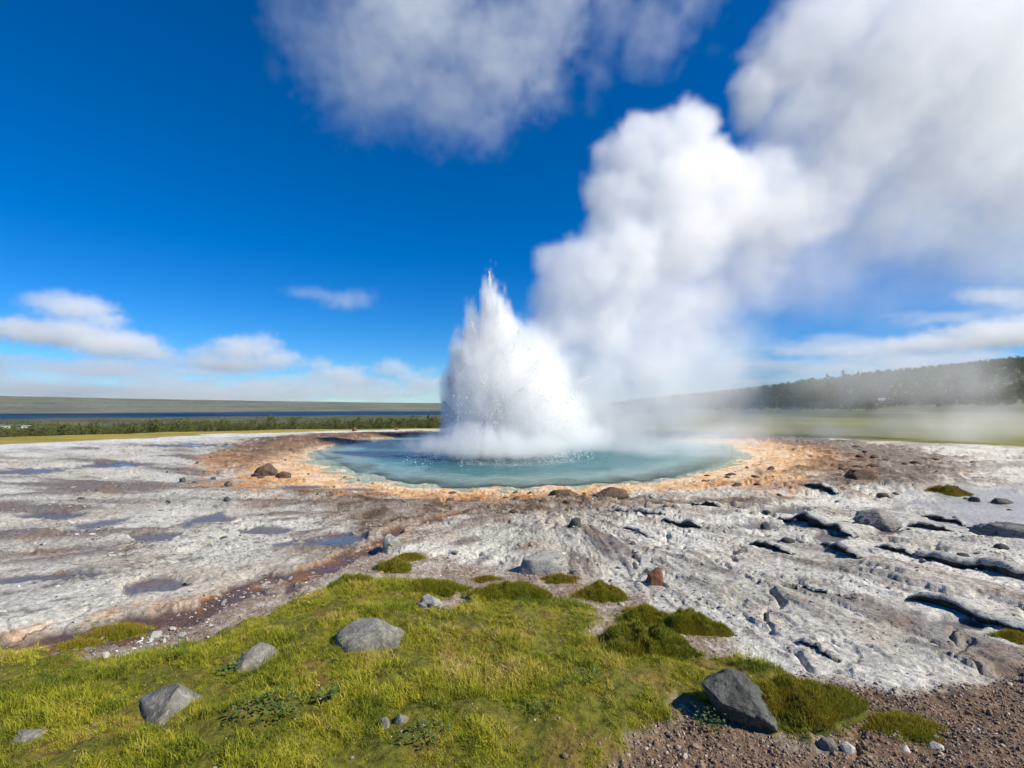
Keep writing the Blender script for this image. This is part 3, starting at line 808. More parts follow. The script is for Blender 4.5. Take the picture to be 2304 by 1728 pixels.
# loose stones: a few shared shapes, many individuals
stone_meshes = []
for k in range(5):
    me = rock_mesh("loose_stone", (1.0, 0.72, 0.48), 200 + k, cuts=9, rough=.12, sub=2)
    me.materials.append(M_BROWN)
    stone_meshes.append(me)
dark_meshes = []
for me in stone_meshes:
    d = me.copy(); d.materials.clear(); d.materials.append(M_BASALT); dark_meshes.append(d)
rg = np.random.RandomState(5)
def loose(x, y, s, meshes, label, group, flat=1.0):
    o = link(bpy.data.objects.new("loose_stone", meshes[rg.randint(len(meshes))]))
    o.location = (x, y, H(x, y) - 0.07 * s); o.scale = (s, s * rg.uniform(.7, 1), s * rg.uniform(.7, 1.1) * flat)
    o.rotation_euler = (rg.uniform(-.15, .15), rg.uniform(-.15, .15), rg.uniform(0, 6.28))
    return tag(o, label, "stone", group)
n = 0
while n < 46:                                   # right rim of the pool
    x = rg.uniform(3.6, 12.5); y = rg.uniform(8.8, 19.5)
    if abs(y - (9.4 + (x - 4.5) * .85)) > 2.6: continue
    loose(x, y, rg.uniform(.10, .34), stone_meshes, "brown stone strewn over the crust right of the pool", "stones strewn right of the pool", .6); n += 1
for i in range(20):
    x = rg.uniform(-10, -3.2); y = rg.uniform(8.4, 16) 
    loose(x, y, rg.uniform(.07, .2), dark_meshes, "dark stone lying on grey crust left of the pool", "stones left of the pool")
for i in range(26):
    x = rg.uniform(2.0, 8.5); y = rg.uniform(4.8, 9.0)
    loose(x, y, rg.uniform(.06, .17), dark_meshes, "dark stone lying on the pale slabs at right", "stones on the right slabs", .8)
for i in range(24):
    x = rg.uniform(-1.6, 1.9); y = rg.uniform(7.0, 9.8)
    loose(x, y, rg.uniform(.07, .2), stone_meshes, "brown stone on the crust in front of the pool", "stones in front of the pool", .8)

# ------------------------------------------------------------------ lifted sinter ledges
LEDGES = [
    (3.70, 7.15, 4.10, 6.20, .16, .62, "broad pale slab with long black shaded lip and brown puddle below"),
    (4.20, 5.40, 4.80, 4.55, .10, .60, "long pale slab lip running off the right picture edge, upper one"),
    (3.22, 4.24, 3.60, 3.42, .10, .55, "long pale slab lip nearest the camera at the right picture edge"),
    (3.42, 5.82, 3.48, 5.22, .11, .42, "short steep slab lip with dark notch, halfway down the right slabs"),
    (2.70, 5.90, 2.95, 5.48, .07, .36, "small curved slab lip left of the dark notch on white crust"),
    (2.03, 7.05, 2.45, 6.68, .09, .40, "dark slab lip below the brown crust right of centre"),
    (4.05, 5.78, 4.20, 5.44, .05, .32, "thin slab lip between the two long lips and the wet flat"),
    (6.00, 7.58, 6.24, 7.12, .07, .40, "slab lip at the near shore of the wet flat"),
    (5.40, 9.58, 5.68, 9.00, .10, .45, "slab lip amid brown stones right of the pool"),
    (1.44, 7.74, 2.16, 7.36, .06, .40, "wide low slab lip on brown crust below the orange band"),
    (1.44, 6.72, 1.66, 6.22, .05, .30, "narrow dark slab lip on the white dome right of centre"),
    (1.92, 3.50, 2.02, 3.25, .03, .22, "thin flake lip on white crust just above the gravel"),
    (5.28, 6.90, 5.64, 6.62, .09, .42, "pale slab lip directly right of the biggest layered rock"),
    (2.88, 8.26, 3.22, 7.82, .07, .36, "dark slab lip under the orange band, right of the brown rock"),
    (2.50, 4.55, 2.62, 4.30, .03, .25, "thin grey flake lip in the middle of the white slabs"),
]
def ledge(x0, y0, x1, y1, h, width, label, seed):
    rgl = np.random.RandomState(seed)
    ns, ntp = 36, 12
    dx, dy = x1 - x0, y1 - y0; ln = math.hypot(dx, dy); ux, uy = dx / ln, dy / ln
    px, py = -uy, ux                              # to the right of the lip (uphill side of the sun)
    if px < 0: px, py = -px, -py
    V = []; F = []
    S = np.linspace(0, 1, ns)
    wob = 0.09 * width * fbm2(S * 5 + seed * 3.1, S * 0 + seed, 4, 7, .6) * 3
    G = height(x0 + dx * S + px * width * .4, y0 + dy * S + py * width * .4) * .5 + height(x0 + dx * S, y0 + dy * S) * .5
    for i, s in enumerate(S):
        tap = min(1.0, (4.5 * s * (1 - s)) ** 0.6)
        hh = h * tap * (0.75 + 0.45 * float(perlin2(np.array([s * 4 + seed]), np.array([seed * .7]), 4)[0]))
        off = wob[i]
        cx = x0 + dx * s; cy = y0 + dy * s
        g = G[i]
        row = [(off + 0.06 + .35 * h, -0.09), (off + .28 * h, hh * .12), (off + .05 * h, hh * .42), (off + .10 * h, hh * .62), (off - .10 * h, hh * .80), (off - .03 * h, hh * 1.0)]
        for k in range(1, ntp):
            t = k / (ntp - 1)
            ww = width * (0.45 + 0.55 * tap)
            row.append((off + ww * t, hh * (1 - t) ** 1.15 + 0.02 * (1 - t) - 0.055 * t * t + 0.006 * float(perlin2(np.array([s * 14 + seed]), np.array([t * 7.0]), 5)[0])))
        for (o_, z_) in row:
            V.append((cx + px * o_, cy + py * o_, g + z_))
    m = 6 + ntp - 1
    for i in range(ns - 1):
        for k in range(m - 1):
            a = i * m + k
            F.append((a, a + 1, a + m + 1, a + m))
    V = np.array(V, np.float32)
    jit = 0.006 * fbm3(V[:, 0] * 12, V[:, 1] * 12, V[:, 2] * 12, 3, 23)
    V[:, 2] += jit; V[:, 0] += jit
    org = V.mean(0); org[2] = V[:, 2].min()
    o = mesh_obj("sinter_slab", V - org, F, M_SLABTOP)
    o.data.materials.append(M_LIP_SHADE)
    o.data.polygons.foreach_set('material_index', [1 if (f[0] % m) < 4 else 0 for f in F])  # faces under the slab edge take the painted shade
    o.location = org.tolist()
    bm = bmesh.new(); bm.from_mesh(o.data); bmesh.ops.recalc_face_normals(bm, faces=bm.faces[:]); bm.to_mesh(o.data); bm.free()
    sol = o.modifiers.new("thickness", 'SOLIDIFY'); sol.thickness = 0.02; sol.offset = -1
    return tag(o, label, "slab", kind='thing')
M_LIP_SHADE = rock_material("lip_shade", (.05, .047, .042), (.10, .085, .068), (.025, .024, .022), 9, 1.0, 8.0)  # shadow on the lip faces painted in as a near-black stone colour
M_SLABTOP = rock_material("sinter_slab", (.47, .455, .415), (.27, .265, .235), (.11, .105, .095), 8, 1.0, 0.0)
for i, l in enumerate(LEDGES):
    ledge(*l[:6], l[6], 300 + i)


# ------------------------------------------------------------------ grass, moss, gravel
def leaf_material(name, cols, attr='tint', instancer=True, rough=0.55, trans=0.25):
    m, nt = new_mat(name); L = nt.links.new
    out = N(nt, 'ShaderNodeOutputMaterial'); b = N(nt, 'ShaderNodeBsdfPrincipled', Roughness=rough)
    b.inputs['Specular IOR Level'].default_value = 0.25
    a = N(nt, 'ShaderNodeAttribute', _attribute_name=attr, _attribute_type='INSTANCER' if instancer else 'GEOMETRY')
    cr = N(nt, 'ShaderNodeValToRGB')
    e = cr.color_ramp.elements
    e[0].position = 0.0; e[0].color = (*cols[0], 1); e[1].position = 1.0; e[1].color = (*cols[-1], 1)
    for i, c in enumerate(cols[1:-1]):
        q = e.new((i + 1) / (len(cols) - 1)); q.color = (*c, 1)
    L(a.outputs['Fac'], cr.inputs[0]); L(cr.outputs[0], b.inputs['Base Color'])
    tr = N(nt, 'ShaderNodeBsdfTranslucent'); L(cr.outputs[0], tr.inputs[0])
    mx = N(nt, 'ShaderNodeMixShader'); mx.inputs[0].default_value = trans
    L(b.outputs[0], mx.inputs[1]); L(tr.outputs[0], mx.inputs[2]); L(mx.outputs[0], out.inputs[0])
    return m

def blades(n, rad, h, w, lean, rg, seg=3):
    """a tuft of curved tapering blades as (verts, tris)"""
    V = []; F = []
    for i in range(n):
        a = rg.uniform(0, 6.283); r = rad * math.sqrt(rg.rand()); bx, by = r * math.cos(a), r * math.sin(a)
        d = rg.uniform(0, 6.283); ld = lean * rg.uniform(.2, 1.0) * h; hh = h * rg.uniform(.5, 1.15)
        fx, fy = math.cos(d), math.sin(d); wx, wy = -fy, fx
        ww = w * rg.uniform(.7, 1.3)
        b0 = len(V)
        for k in range(seg):
            t = k / seg
            cx = bx + fx * ld * t * t; cy = by + fy * ld * t * t; cz = hh * (t - .25 * lean * t * t)
            s = ww * (1 - t) ** .6 * .5
            V += [(cx - wx * s, cy - wy * s, cz), (cx + wx * s, cy + wy * s, cz)]
        V.append((bx + fx * ld, by + fy * ld, hh * (1 - .25 * lean)))
        for k in range(seg - 1):
            q = b0 + 2 * k
            F += [(q, q + 1, q + 3), (q, q + 3, q + 2)]
        q = b0 + 2 * (seg - 1)
        F.append((q, q + 1, q + 2))
    return V, F

def proto(name, V, F, mat, coll, smooth=False):
    me = bpy.data.meshes.new(name); me.from_pydata([tuple(v) for v in V], [], F); me.materials.append(mat)
    if smooth: me.polygons.foreach_set('use_smooth', [True] * len(me.polygons))
    o = bpy.data.objects.new(name, me); coll.objects.link(o)
    return o

def scatter(name, pts, scale, rotz, tilt, tint, coll, kind, label=None, cat=None):
    """one stuff object: points carrying instances picked from a collection"""
    me = bpy.data.meshes.new(name)
    me.vertices.add(len(pts)); me.vertices.foreach_set('co', np.asarray(pts, np.float32).ravel())
    for nm, arr in (('scl', scale), ('tint', tint)):
        me.attributes.new(nm, 'FLOAT', 'POINT').data.foreach_set('value', np.asarray(arr, np.float32))
    rot = np.stack([tilt[0], tilt[1], rotz], 1).astype(np.float32)
    me.attributes.new('rot', 'FLOAT_VECTOR', 'POINT').data.foreach_set('vector', rot.ravel())
    o = link(bpy.data.objects.new(name, me))
    ng = bpy.data.node_groups.new(name + "_nodes", 'GeometryNodeTree'); L = ng.links.new
    ng.interface.new_socket('Geometry', in_out='INPUT', socket_type='NodeSocketGeometry')
    ng.interface.new_socket('Geometry', in_out='OUTPUT', socket_type='NodeSocketGeometry')
    gi = ng.nodes.new('NodeGroupInput'); go = ng.nodes.new('NodeGroupOutput')
    ci = ng.nodes.new('GeometryNodeCollectionInfo'); ci.inputs['Collection'].default_value = coll
    ci.inputs['Separate Children'].default_value = True; ci.inputs['Reset Children'].default_value = True
    ip = ng.nodes.new('GeometryNodeInstanceOnPoints'); ip.inputs['Pick Instance'].default_value = True
    ra = ng.nodes.new('GeometryNodeInputNamedAttribute'); ra.data_type = 'FLOAT_VECTOR'; ra.inputs[0].default_value = 'rot'
    sa = ng.nodes.new('GeometryNodeInputNamedAttribute'); sa.data_type = 'FLOAT'; sa.inputs[0].default_value = 'scl'
    er = ng.nodes.new('FunctionNodeEulerToRotation')
    L(gi.outputs[0], ip.inputs['Points']); L(ci.outputs[0], ip.inputs['Instance'])
    L(ra.outputs[0], er.inputs[0]); L(er.outputs[0], ip.inputs['Rotation']); L(sa.outputs[0], ip.inputs['Scale'])
    L(ip.outputs[0], go.inputs[0])
    o.modifiers.new('scatter', 'NODES').node_group = ng
    return tag(o, label, cat, kind=kind)

M_GRASS = leaf_material("grass_blade", [(.075, .095, .012), (.185, .215, .015), (.32, .325, .018), (.46, .40, .045), (.50, .38, .15)])
M_MOSS = leaf_material("moss_blade", [(.090, .110, .012), (.195, .215, .016), (.285, .255, .020), (.30, .19, .035)], 'tint', False)
M_PEB = None

MOSS = [
    (-1.36, 4.52, .36, .12, "bright green moss cushion at the top left corner of the grass", .75, 0),
    (-1.15, 5.02, .24, .11, "dark olive moss tuft right under the upright grey rock", .8, .15),
    (-1.05, 5.34, .26, .06, "flat yellow moss tuft beside the upright grey rock", .7, .2),
    (-.23, 4.76, .18, .05, "tiny ochre moss tuft alone on pale gravel above the grass", .6, .45),
    (.76, 4.40, .34, .13, "rounded ochre moss mound between the long white rock and rust stone", .8, .2),
    (.44, 4.74, .24, .07, "small dark moss tuft below the long white rock", .6, .3),
    (1.00, 3.95, .36, .10, "upper end moss mound of the ridge below the rust stone", .7, .05),
    (1.28, 3.78, .46, .14, "long green moss mound on a dark ledge beside the white crust", .6, .05),
    (.84, 3.36, .46, .19, "tall bright moss hummock with deep shade on its left", .8, -.05),
    (-2.88, 3.80, .40, .05, "flat olive moss mat on the far bank of the stream", .5, .15),
    (-2.98, 3.60, .24, .04, "small moss mat at the brown stream edge, lower one", .5, .2),
    (1.96, 2.62, .26, .05, "thin moss patch on the brown gravel at lower right", .7, .15),
    (7.83, 9.25, .55, .16, "brown moss mound on wet flats right of the pool", .8, .5),
    (3.44, 3.56, .22, .06, "moss scrap under the slab lip at the right picture edge", .6, .3),
    (1.45, 2.76, .50, .13, "broad dark moss mound right behind the dark angular boulder", .6, .15),
    (-.72, 4.40, .56, .09, "wide low moss mound along the upper rim of the grass", .5, .05),
    (.02, 4.28, .48, .10, "green moss mound at the upper rim beside bare pebbles", .6, .0),
]
rg = np.random.RandomState(11)
tufts = bpy.data.collections.new("grass_tufts")
for k in range(4):
    V, F = blades(26, .024, .026, .0030, .9, rg, 2); proto("short_tuft", V, F, M_GRASS, tufts)
for k in range(3):
    V, F = blades(22, .022, .046, .0027, 1.0, rg, 3); proto("tall_tuft", V, F, M_GRASS, tufts)
V, F = blades(7, .02, .085, .0022, .8, rg, 4); proto("stalk_tuft", V, F, M_GRASS, tufts)

def sample_zone(n, box, fn, seed):
    r = np.random.RandomState(seed)
    x = r.uniform(box[0], box[1], n).astype(np.float32); y = r.uniform(box[2], box[3], n).astype(np.float32)
    z = zones(x, y)
    k = r.rand(n) < fn(x, y, z)
    x, y = x[k], y[k]; z = {a: b[k] for a, b in z.items()}
    return x, y, height(x, y, z), z, r

def near_frame(x, y):                      # what stands within a step of the photographed view
    return ((np.abs(x) < 1.25 * y + 1.2) & (y > 1.5)).astype(np.float32)

x, y, h, z, r = sample_zone(120000, (-5.2, 3.2, 1.7, 5.0), lambda x, y, z: z['grass'] * near_frame(x, y) * (0.05 + 0.95 * sst(-.24, .15, fbm2(x * 2.6, y * 2.6, 4, 131))), 21)
t = 0.47 + 0.45 * fbm2(x * 1.0, y * 1.0, 3, 132) + 0.55 * fbm2(x * 4, y * 4, 3, 133) + r.normal(0, .16, len(x))
# the straw-pale swirl of longer blades in the middle
sw = sst(.45, .15, np.hypot((x + .10) / 1.0, (y - 2.98) / .8))
t = t + .28 * sw
sc = r.uniform(.6, 1.15, len(x)) * (0.58 + 0.70 * sst(-.25, .35, fbm2(x * 2.0, y * 2.0, 4, 134)) + .5 * sw)
# a ragged fringe round every moss cushion
ex = [];
for (mx_, my_, mw_, mh_, _l, dep_, br_) in MOSS:
    k_ = int(420 * mw_); a_ = r.uniform(0, 6.28, k_); q_ = r.normal(.58, .10, k_) * mw_
    ex.append(np.stack([mx_ + np.cos(a_) * q_, my_ + np.sin(a_) * q_ * dep_, np.full(k_, .38 + .6 * br_)], 1))
ex = np.concatenate(ex).astype(np.float32)
x = np.concatenate([x, ex[:, 0]]); y = np.concatenate([y, ex[:, 1]]); h = np.concatenate([h, height(ex[:, 0], ex[:, 1])])
t = np.concatenate([t, ex[:, 2] + r.normal(0, .15, len(ex))]); sc = np.concatenate([sc, r.uniform(.35, .75, len(ex))]); sw = np.concatenate([sw, np.zeros(len(ex))])
scatter("grass", np.stack([x, y, h - .004], 1), sc, r.uniform(0, 6.28, len(x)), (r.normal(0, .22, len(x)) - .5 * sw, r.normal(0, .22, len(x))), np.clip(t, 0, 1), tufts, 'stuff', "short yellow green grass and moss covering the near ground", "grass")

# gravel
def pebble_material():
    m, nt = new_mat("gravel"); L = nt.links.new
    out = N(nt, 'ShaderNodeOutputMaterial'); b = N(nt, 'ShaderNodeBsdfPrincipled', Roughness=0.8)
    b.inputs['Specular IOR Level'].default_value = 0.3
    a = N(nt, 'ShaderNodeAttribute', _attribute_name='tint', _attribute_type='INSTANCER')
    cr = N(nt, 'ShaderNodeValToRGB'); e = cr.color_ramp.elements
    e[0].color = (.07, .045, .032, 1); e[1].color = (.50, .44, .38, 1)
    for p, c in ((.35, (.16, .105, .07)), (.6, (.25, .18, .125)), (.85, (.33, .26, .20))):
        q = e.new(p); q.color = (*c, 1)
    L(a.outputs['Fac'], cr.inputs[0]); L(cr.outputs[0], b.inputs['Base Color']); L(b.outputs[0], out.inputs[0])
    return m
M_PEB = pebble_material()
pebs = bpy.data.collections.new("pebbles")
for k in range(5):
    me = rock_mesh("pebble", (1.0, rg.uniform(.6, .9), rg.uniform(.4, .65)), 400 + k, cuts=7, rough=.08, sub=1)
    me.materials.append(M_PEB); me.polygons.foreach_set('use_smooth', [False] * len(me.polygons))
    pebs.objects.link(bpy.data.objects.new("pebble", me))
x, y, h, z, r = sample_zone(190000, (-4.5, 4.6, 1.7, 5.6), lambda x, y, z: near_frame(x, y) * np.clip(z['gravel'] * 1.0 + z['dirt'] * .35 * (1 - z['stream']), 0, 1) * (1 - .92 * z['grass']), 22)
sc = np.clip(np.exp(r.normal(-4.85, .48, len(x))), .004, .036) * np.where(z['gravel'] > .5, 1.15, .85)
t = np.clip(r.normal(.48, .23, len(x)) + .25 * (1 - z['gravel']) - .2 * sst(-1.6, -2.6, x), 0, 1)
scatter("gravel", np.stack([x, y, h], 1), sc, r.uniform(0, 6.28, len(x)), (r.normal(0, .35, len(x)), r.normal(0, .35, len(x))), t, pebs, 'stuff', "brown gravel strewn along the edge of grass and crust", "gravel")

# flakes of sinter lying on the crust
M_FLAKE = pebble_material(); M_FLAKE.name = "sinter_flakes"
e = M_FLAKE.node_tree.nodes['Color Ramp'].color_ramp.elements
for i, c in enumerate([(.06, .055, .05), (.19, .18, .165), (.36, .35, .32), (.52, .51, .48), (.64, .63, .60)]): e[i].color = (*c, 1)
flk = bpy.data.collections.new("flakes")
for k in range(5):
    me = rock_mesh("flake", (1.0, rg.uniform(.5, .8), rg.uniform(.16, .3)), 420 + k, cuts=7, rough=.1, sub=1)
    me.materials.append(M_FLAKE); me.polygons.foreach_set('use_smooth', [False] * len(me.polygons))
    flk.objects.link(bpy.data.objects.new("flake", me))
x, y, h, z, r = sample_zone(200000, (-9, 10, 2.6, 12), lambda x, y, z: near_frame(x, y) * (1 - z['grass']) * (1 - z['gravel']) * (1 - z['puddle']) * (1 - z['wetr']) * (z['pool'] > .4) * (.06 + .5 * sst(0, .4, fbm2(x * 1.1, y * 1.1, 4, 135))) * np.clip(8 / y ** 1.3, 0, 1), 23)
sc = np.clip(np.exp(r.normal(-4.2, .6, len(x))), .006, .10)
scatter("sinter_flakes", np.stack([x, y, h], 1), sc, r.uniform(0, 6.28, len(x)), (r.normal(0, .3, len(x)), r.normal(0, .3, len(x))), np.clip(r.normal(.5, .22, len(x)), 0, 1), flk, 'stuff', "thin broken flakes of sinter littering the crust", "flakes")

# moss cushions
def moss(name, x, y, w, hgt, label, seed, depth=0.7, brown=0.0, n_bl=None):
    rgm = np.random.RandomState(seed)
    root = link(bpy.data.objects.new(name, None)); root.location = (x, y, H(x, y) - .01)
    tag(root, label, "moss" if "moss" in name else "grass tuft")
    rx, ry = w * .62, w * .62 * depth; hgt = hgt * .72
    nr, na = 12, 32
    def dome(px, py, t):
        f = fbm2(px * 9 + seed, py * 9 - seed, 3, 6)
        return hgt * (1 - t ** 1.7) * (1 + .8 * f) + .10 * hgt * f
    V = [(0, 0, hgt)]; F = []
    for i in range(1, nr + 1):
        for j in range(na):
            a = j / na * 2 * math.pi; t = i / nr
            lump = 1 + .5 * float(perlin2(np.array([math.cos(a) * 1.5 + seed]), np.array([math.sin(a) * 1.5 + seed * .3]), 3)[0])
            V.append((math.cos(a) * rx * t * lump, math.sin(a) * ry * t * lump, -.035 * (i == nr)))
    P = np.array(V); tt_ = np.array([0] + [i / nr for i in range(1, nr + 1) for j in range(na)]); P[:, 2] += dome(P[:, 0], P[:, 1], tt_); P[0, 2] -= hgt; V = P.tolist()
    for j in range(na): F.append((0, 1 + j, 1 + (j + 1) % na))
    for i in range(nr - 1):
        for j in range(na):
            a = 1 + i * na + j; b = 1 + i * na + (j + 1) % na
            F.append((a, a + na, b + na, b))
    cush = mesh_obj("cushion", V, F, M_CUSH, root)
    P = np.array(V)
    n_bl = n_bl or int(4200 * w * w * depth / .05) 
    n_bl = int(np.clip(n_bl, 900, 14000))
    AA = rgm.uniform(0, 6.282, n_bl); TT = np.sqrt(rgm.rand(n_bl)) * .99
    LL = 1 + .5 * np.array([_lump(a, seed) for a in AA])
    PZ = dome(np.cos(AA) * rx * TT * LL, np.sin(AA) * ry * TT * LL, TT)
    BV = []; BF = []; BT = []
    for k in range(n_bl):
        a = AA[k]; t = TT[k]
        lump = 1 + .5 * float(_lump(a, seed))
        px, py = math.cos(a) * rx * t * lump, math.sin(a) * ry * t * lump
        pz = PZ[k]
        nx, ny, nz = px / (rx * rx) * hgt * .9, py / (ry * ry) * hgt * .9, 1.0
        l = math.sqrt(nx * nx + ny * ny + nz * nz); bl = rgm.uniform(.010, .028) * (1 + 1.2 * hgt)
        ex, ey, ez = nx / l + rgm.normal(0, .35), ny / l + rgm.normal(0, .35), nz / l
        d = rgm.uniform(0, 6.283); s = .0019
        b0 = len(BV)
        BV += [(px - math.cos(d) * s, py - math.sin(d) * s, pz - .004), (px + math.cos(d) * s, py + math.sin(d) * s, pz - .004), (px + ex * bl, py + ey * bl, pz + ez * bl)]
        BF.append((b0, b0 + 1, b0 + 2)); tt = min(1, max(0, rgm.normal(.5 + brown, .16) + .25 * math.sin(a * 2 + seed) * t)); BT += [tt] * 3
    o = mesh_obj("fronds", BV, BF, M_MOSS, root, smooth=False)
    o.data.attributes.new('tint', 'FLOAT', 'POINT').data.foreach_set('value', BT)
    tag(o, kind='stuff')
    return root
_LC = {}
def _lump(a, seed):
    if seed not in _LC:
        A = np.linspace(0, 2 * math.pi, 128)
        _LC[seed] = perlin2((np.cos(A) * 1.5 + seed).astype(np.float32), (np.sin(A) * 1.5 + seed * .3).astype(np.float32), 3)
    return _LC[seed][int(a / (2 * math.pi) * 127)]
M_CUSH = rock_material("moss_cushion", (.085, .095, .012), (.12, .11, .015), (.05, .055, .01), 30, 1.0)
for i, (mx, my, mw, mh, lab, dep, br) in enumerate(MOSS):
    moss("moss_cushion", mx, my, mw, mh, lab, 500 + i, dep, br)

# leafy plants in the grass
M_LEAF = leaf_material("herb_leaf", [(.045, .075, .018), (.09, .135, .03), (.15, .20, .05)], 'tint', False, .4, .15)
def herb(x, y, spread, n, leaf, label, seed, hgt=.05):
    rh = np.random.RandomState(seed); V = []; F = []; T = []
    for k in range(n):
        a = rh.uniform(0, 6.28); rr = spread * math.sqrt(rh.rand()); cx, cy = rr * math.cos(a), rr * math.sin(a) * .7
        cz = rh.uniform(.012, hgt); d = rh.uniform(0, 6.28); L_ = leaf * rh.uniform(.6, 1.2); W_ = L_ * .62; up = rh.uniform(.0, .7)
        fx, fy = math.cos(d), math.sin(d); b0 = len(V)
        for (u, v) in ((0, 0), (.3, .5), (.7, .45), (1, 0), (.7, -.45), (.3, -.5)):
            V.append((cx + fx * u * L_ - fy * v * W_, cy + fy * u * L_ + fx * v * W_, cz + up * u * L_ + .25 * abs(v) * W_))
        F += [(b0, b0 + 1, b0 + 2, b0 + 3), (b0, b0 + 3, b0 + 4, b0 + 5)]
        T += [rh.rand()] * 6
    root = link(bpy.data.objects.new("leafy_plant", None)); root.location = (x, y, H(x, y))
    tag(root, label, "plant")
    o = mesh_obj("leaves", V, F, M_LEAF, root, smooth=False); tag(o, kind='stuff')
    o.data.attributes.new('tint', 'FLOAT', 'POINT').data.foreach_set('value', T)
    SV = []; SF = []
    for k in range(n // 3):
        q = V[rh.randint(n) * 6]; b0 = len(SV)
        SV += [(q[0] * .6 - .001, q[1] * .6, 0), (q[0] * .6 + .001, q[1] * .6, 0), (q[0], q[1], q[2])]; SF.append((b0, b0 + 1, b0 + 2))
    s = mesh_obj("stems", SV, SF, M_LEAF, root, smooth=False); tag(s, kind='stuff')
    s.data.attributes.new('tint', 'FLOAT', 'POINT').data.foreach_set('value', [.6] * len(SV))
HERBS = [
    (-1.15, 2.50, .17, 170, .022, "dark leafy plant patch at the bottom edge left of centre", .075),
    (.98, 2.60, .075, 90, .016, "small green leafy plant in the shade of the dark angular boulder", .09),
    (-.92, 2.62, .04, 11, .042, "rosette of long pointed leaves in near grass left of centre", .05),
    (-2.02, 3.16, .10, 70, .018, "grey green leafy plant near the upper edge of grass at left", .05),
    (.42, 2.88, .10, 80, .018, "dark leafy plant in deep green grass right of the pale swirl", .05),
    (.13, 2.62, .06, 50, .014, "tiny leafed plant with pale tips below the pale swirl", .045),
    (-1.58, 2.92, .07, 40, .022, "leafy plant tucked against the small domed boulder", .05),
    (-.38, 2.36, .12, 90, .018, "leafy plant patch at the bottom edge below the two little stones", .05),
]
for i, hb in enumerate(HERBS): herb(*hb[:6], 600 + i, hb[6])

# ------------------------------------------------------------------ trees
def bark():
    return rock_material("bark", (.085, .07, .055), (.05, .042, .035), (.16, .14, .12), 6, .5)
M_BARK = bark()
M_CROWN = leaf_material("birch_leaves", [(.035, .050, .014), (.075, .098, .024), (.125, .140, .035), (.18, .175, .05)], 'tint', False, .6, .2)
def tree_proto(seed, h, spread, n_clumps, leaf, conical=0.0):
    rt = np.random.RandomState(seed); V = []; F = []
    def limb(p0, p1, r0, r1, sides=5):
        p0 = Vector(p0); p1 = Vector(p1); ax = (p1 - p0).normalized(); s = ax.orthogonal().normalized(); t = ax.cross(s); b0 = len(V)
        for (p, r_) in ((p0, r0), (p1, r1)):
            for k in range(sides):
                a = k / sides * 6.283; q = p + (s * math.cos(a) + t * math.sin(a)) * r_; V.append(q[:])
        for k in range(sides): F.append((b0 + k, b0 + (k + 1) % sides, b0 + sides + (k + 1) % sides, b0 + sides + k))
    ends = []
    stems = 1 if conical > .5 else rt.randint(2, 5)
    for s in range(stems):
        a = rt.uniform(0, 6.28); top = Vector((math.cos(a) * spread * .35 * (stems > 1), math.sin(a) * spread * .35 * (stems > 1), h * rt.uniform(.75, .95)))
        mid = top * .5 + Vector((rt.normal(0, .1), rt.normal(0, .1), 0)) * h * .1
        limb((0, 0, -.2), mid, .035 * h / stems ** .5, .022 * h / stems ** .5); limb(mid, top, .022 * h / stems ** .5, .006 * h)
        ends.append(top)
        for b in range(7):
            t = rt.uniform(.25, .95); p = mid.lerp(top, (t - .5) * 2) if t > .5 else mid * (t * 2)
            a = rt.uniform(0, 6.28); ln = spread * rt.uniform(.4, .9) * (1.15 - t * (.6 + .4 * conical))
            e = p + Vector((math.cos(a) * ln, math.sin(a) * ln, rt.uniform(.0, .3) * ln)); limb(p, e, .010 * h, .003 * h, 4); ends.append(e); ends.append(p.lerp(e, .6))
    LV = []; LF = []; LT = []
    for k in range(n_clumps):
        c = ends[rt.randint(len(ends))] + Vector(rt.normal(0, .13, 3)) * spread
        if c.z < .12 * h: c.z = .12 * h + abs(rt.normal(0, .1)) * h
        ct = rt.uniform(.2, .9)
        for q in range(9):
            p = c + Vector(rt.normal(0, .075, 3)) * spread; nrm = Vector(rt.randn(3)).normalized(); s = nrm.orthogonal().normalized(); t = nrm.cross(s); L_ = leaf * rt.uniform(.6, 1.3)
            b0 = len(LV)
            LV += [(p - s * L_)[:], (p + t * L_ * .6)[:], (p + s * L_)[:], (p - t * L_ * .6)[:]]
            LF.append((b0, b0 + 1, b0 + 2, b0 + 3)); LT += [min(1, max(0, ct + rt.normal(0, .15)))] * 4
    tm = bpy.data.meshes.new("trunk"); tm.from_pydata(V, [], F); tm.materials.append(M_BARK)
    cm = bpy.data.meshes.new("crown"); cm.from_pydata(LV, [], LF); cm.materials.append(M_CROWN)
    cm.attributes.new('tint', 'FLOAT', 'POINT').data.foreach_set('value', LT)
    return tm, cm
bush_p = [tree_proto(700 + k, 3.0, 1.5 + .25 * k, 85, .10) for k in range(4)]
conif_p = [tree_proto(720 + k, 6.0, 1.35, 110, .13, 1.0) for k in range(3)]
birch_p = [tree_proto(740 + k, 6.0, 2.1, 130, .15) for k in range(3)]
def tree(name, protos, x, y, s, label, group, r, sz=1.0):
    tm, cm = protos[r.randint(len(protos))]
    root = link(bpy.data.objects.new(name, None)); root.location = (x, y, float(macro(np.array([x]), np.array([y]))[0]) - .05)
    root.scale = (s, s, s * sz); root.rotation_euler = (0, 0, r.uniform(0, 6.28))
    tag(root, label, "tree" if "tree" in name else "bush", group)
    link(bpy.data.objects.new("trunk", tm), root); link(bpy.data.objects.new("crown", cm), root)
rt = np.random.RandomState(77)
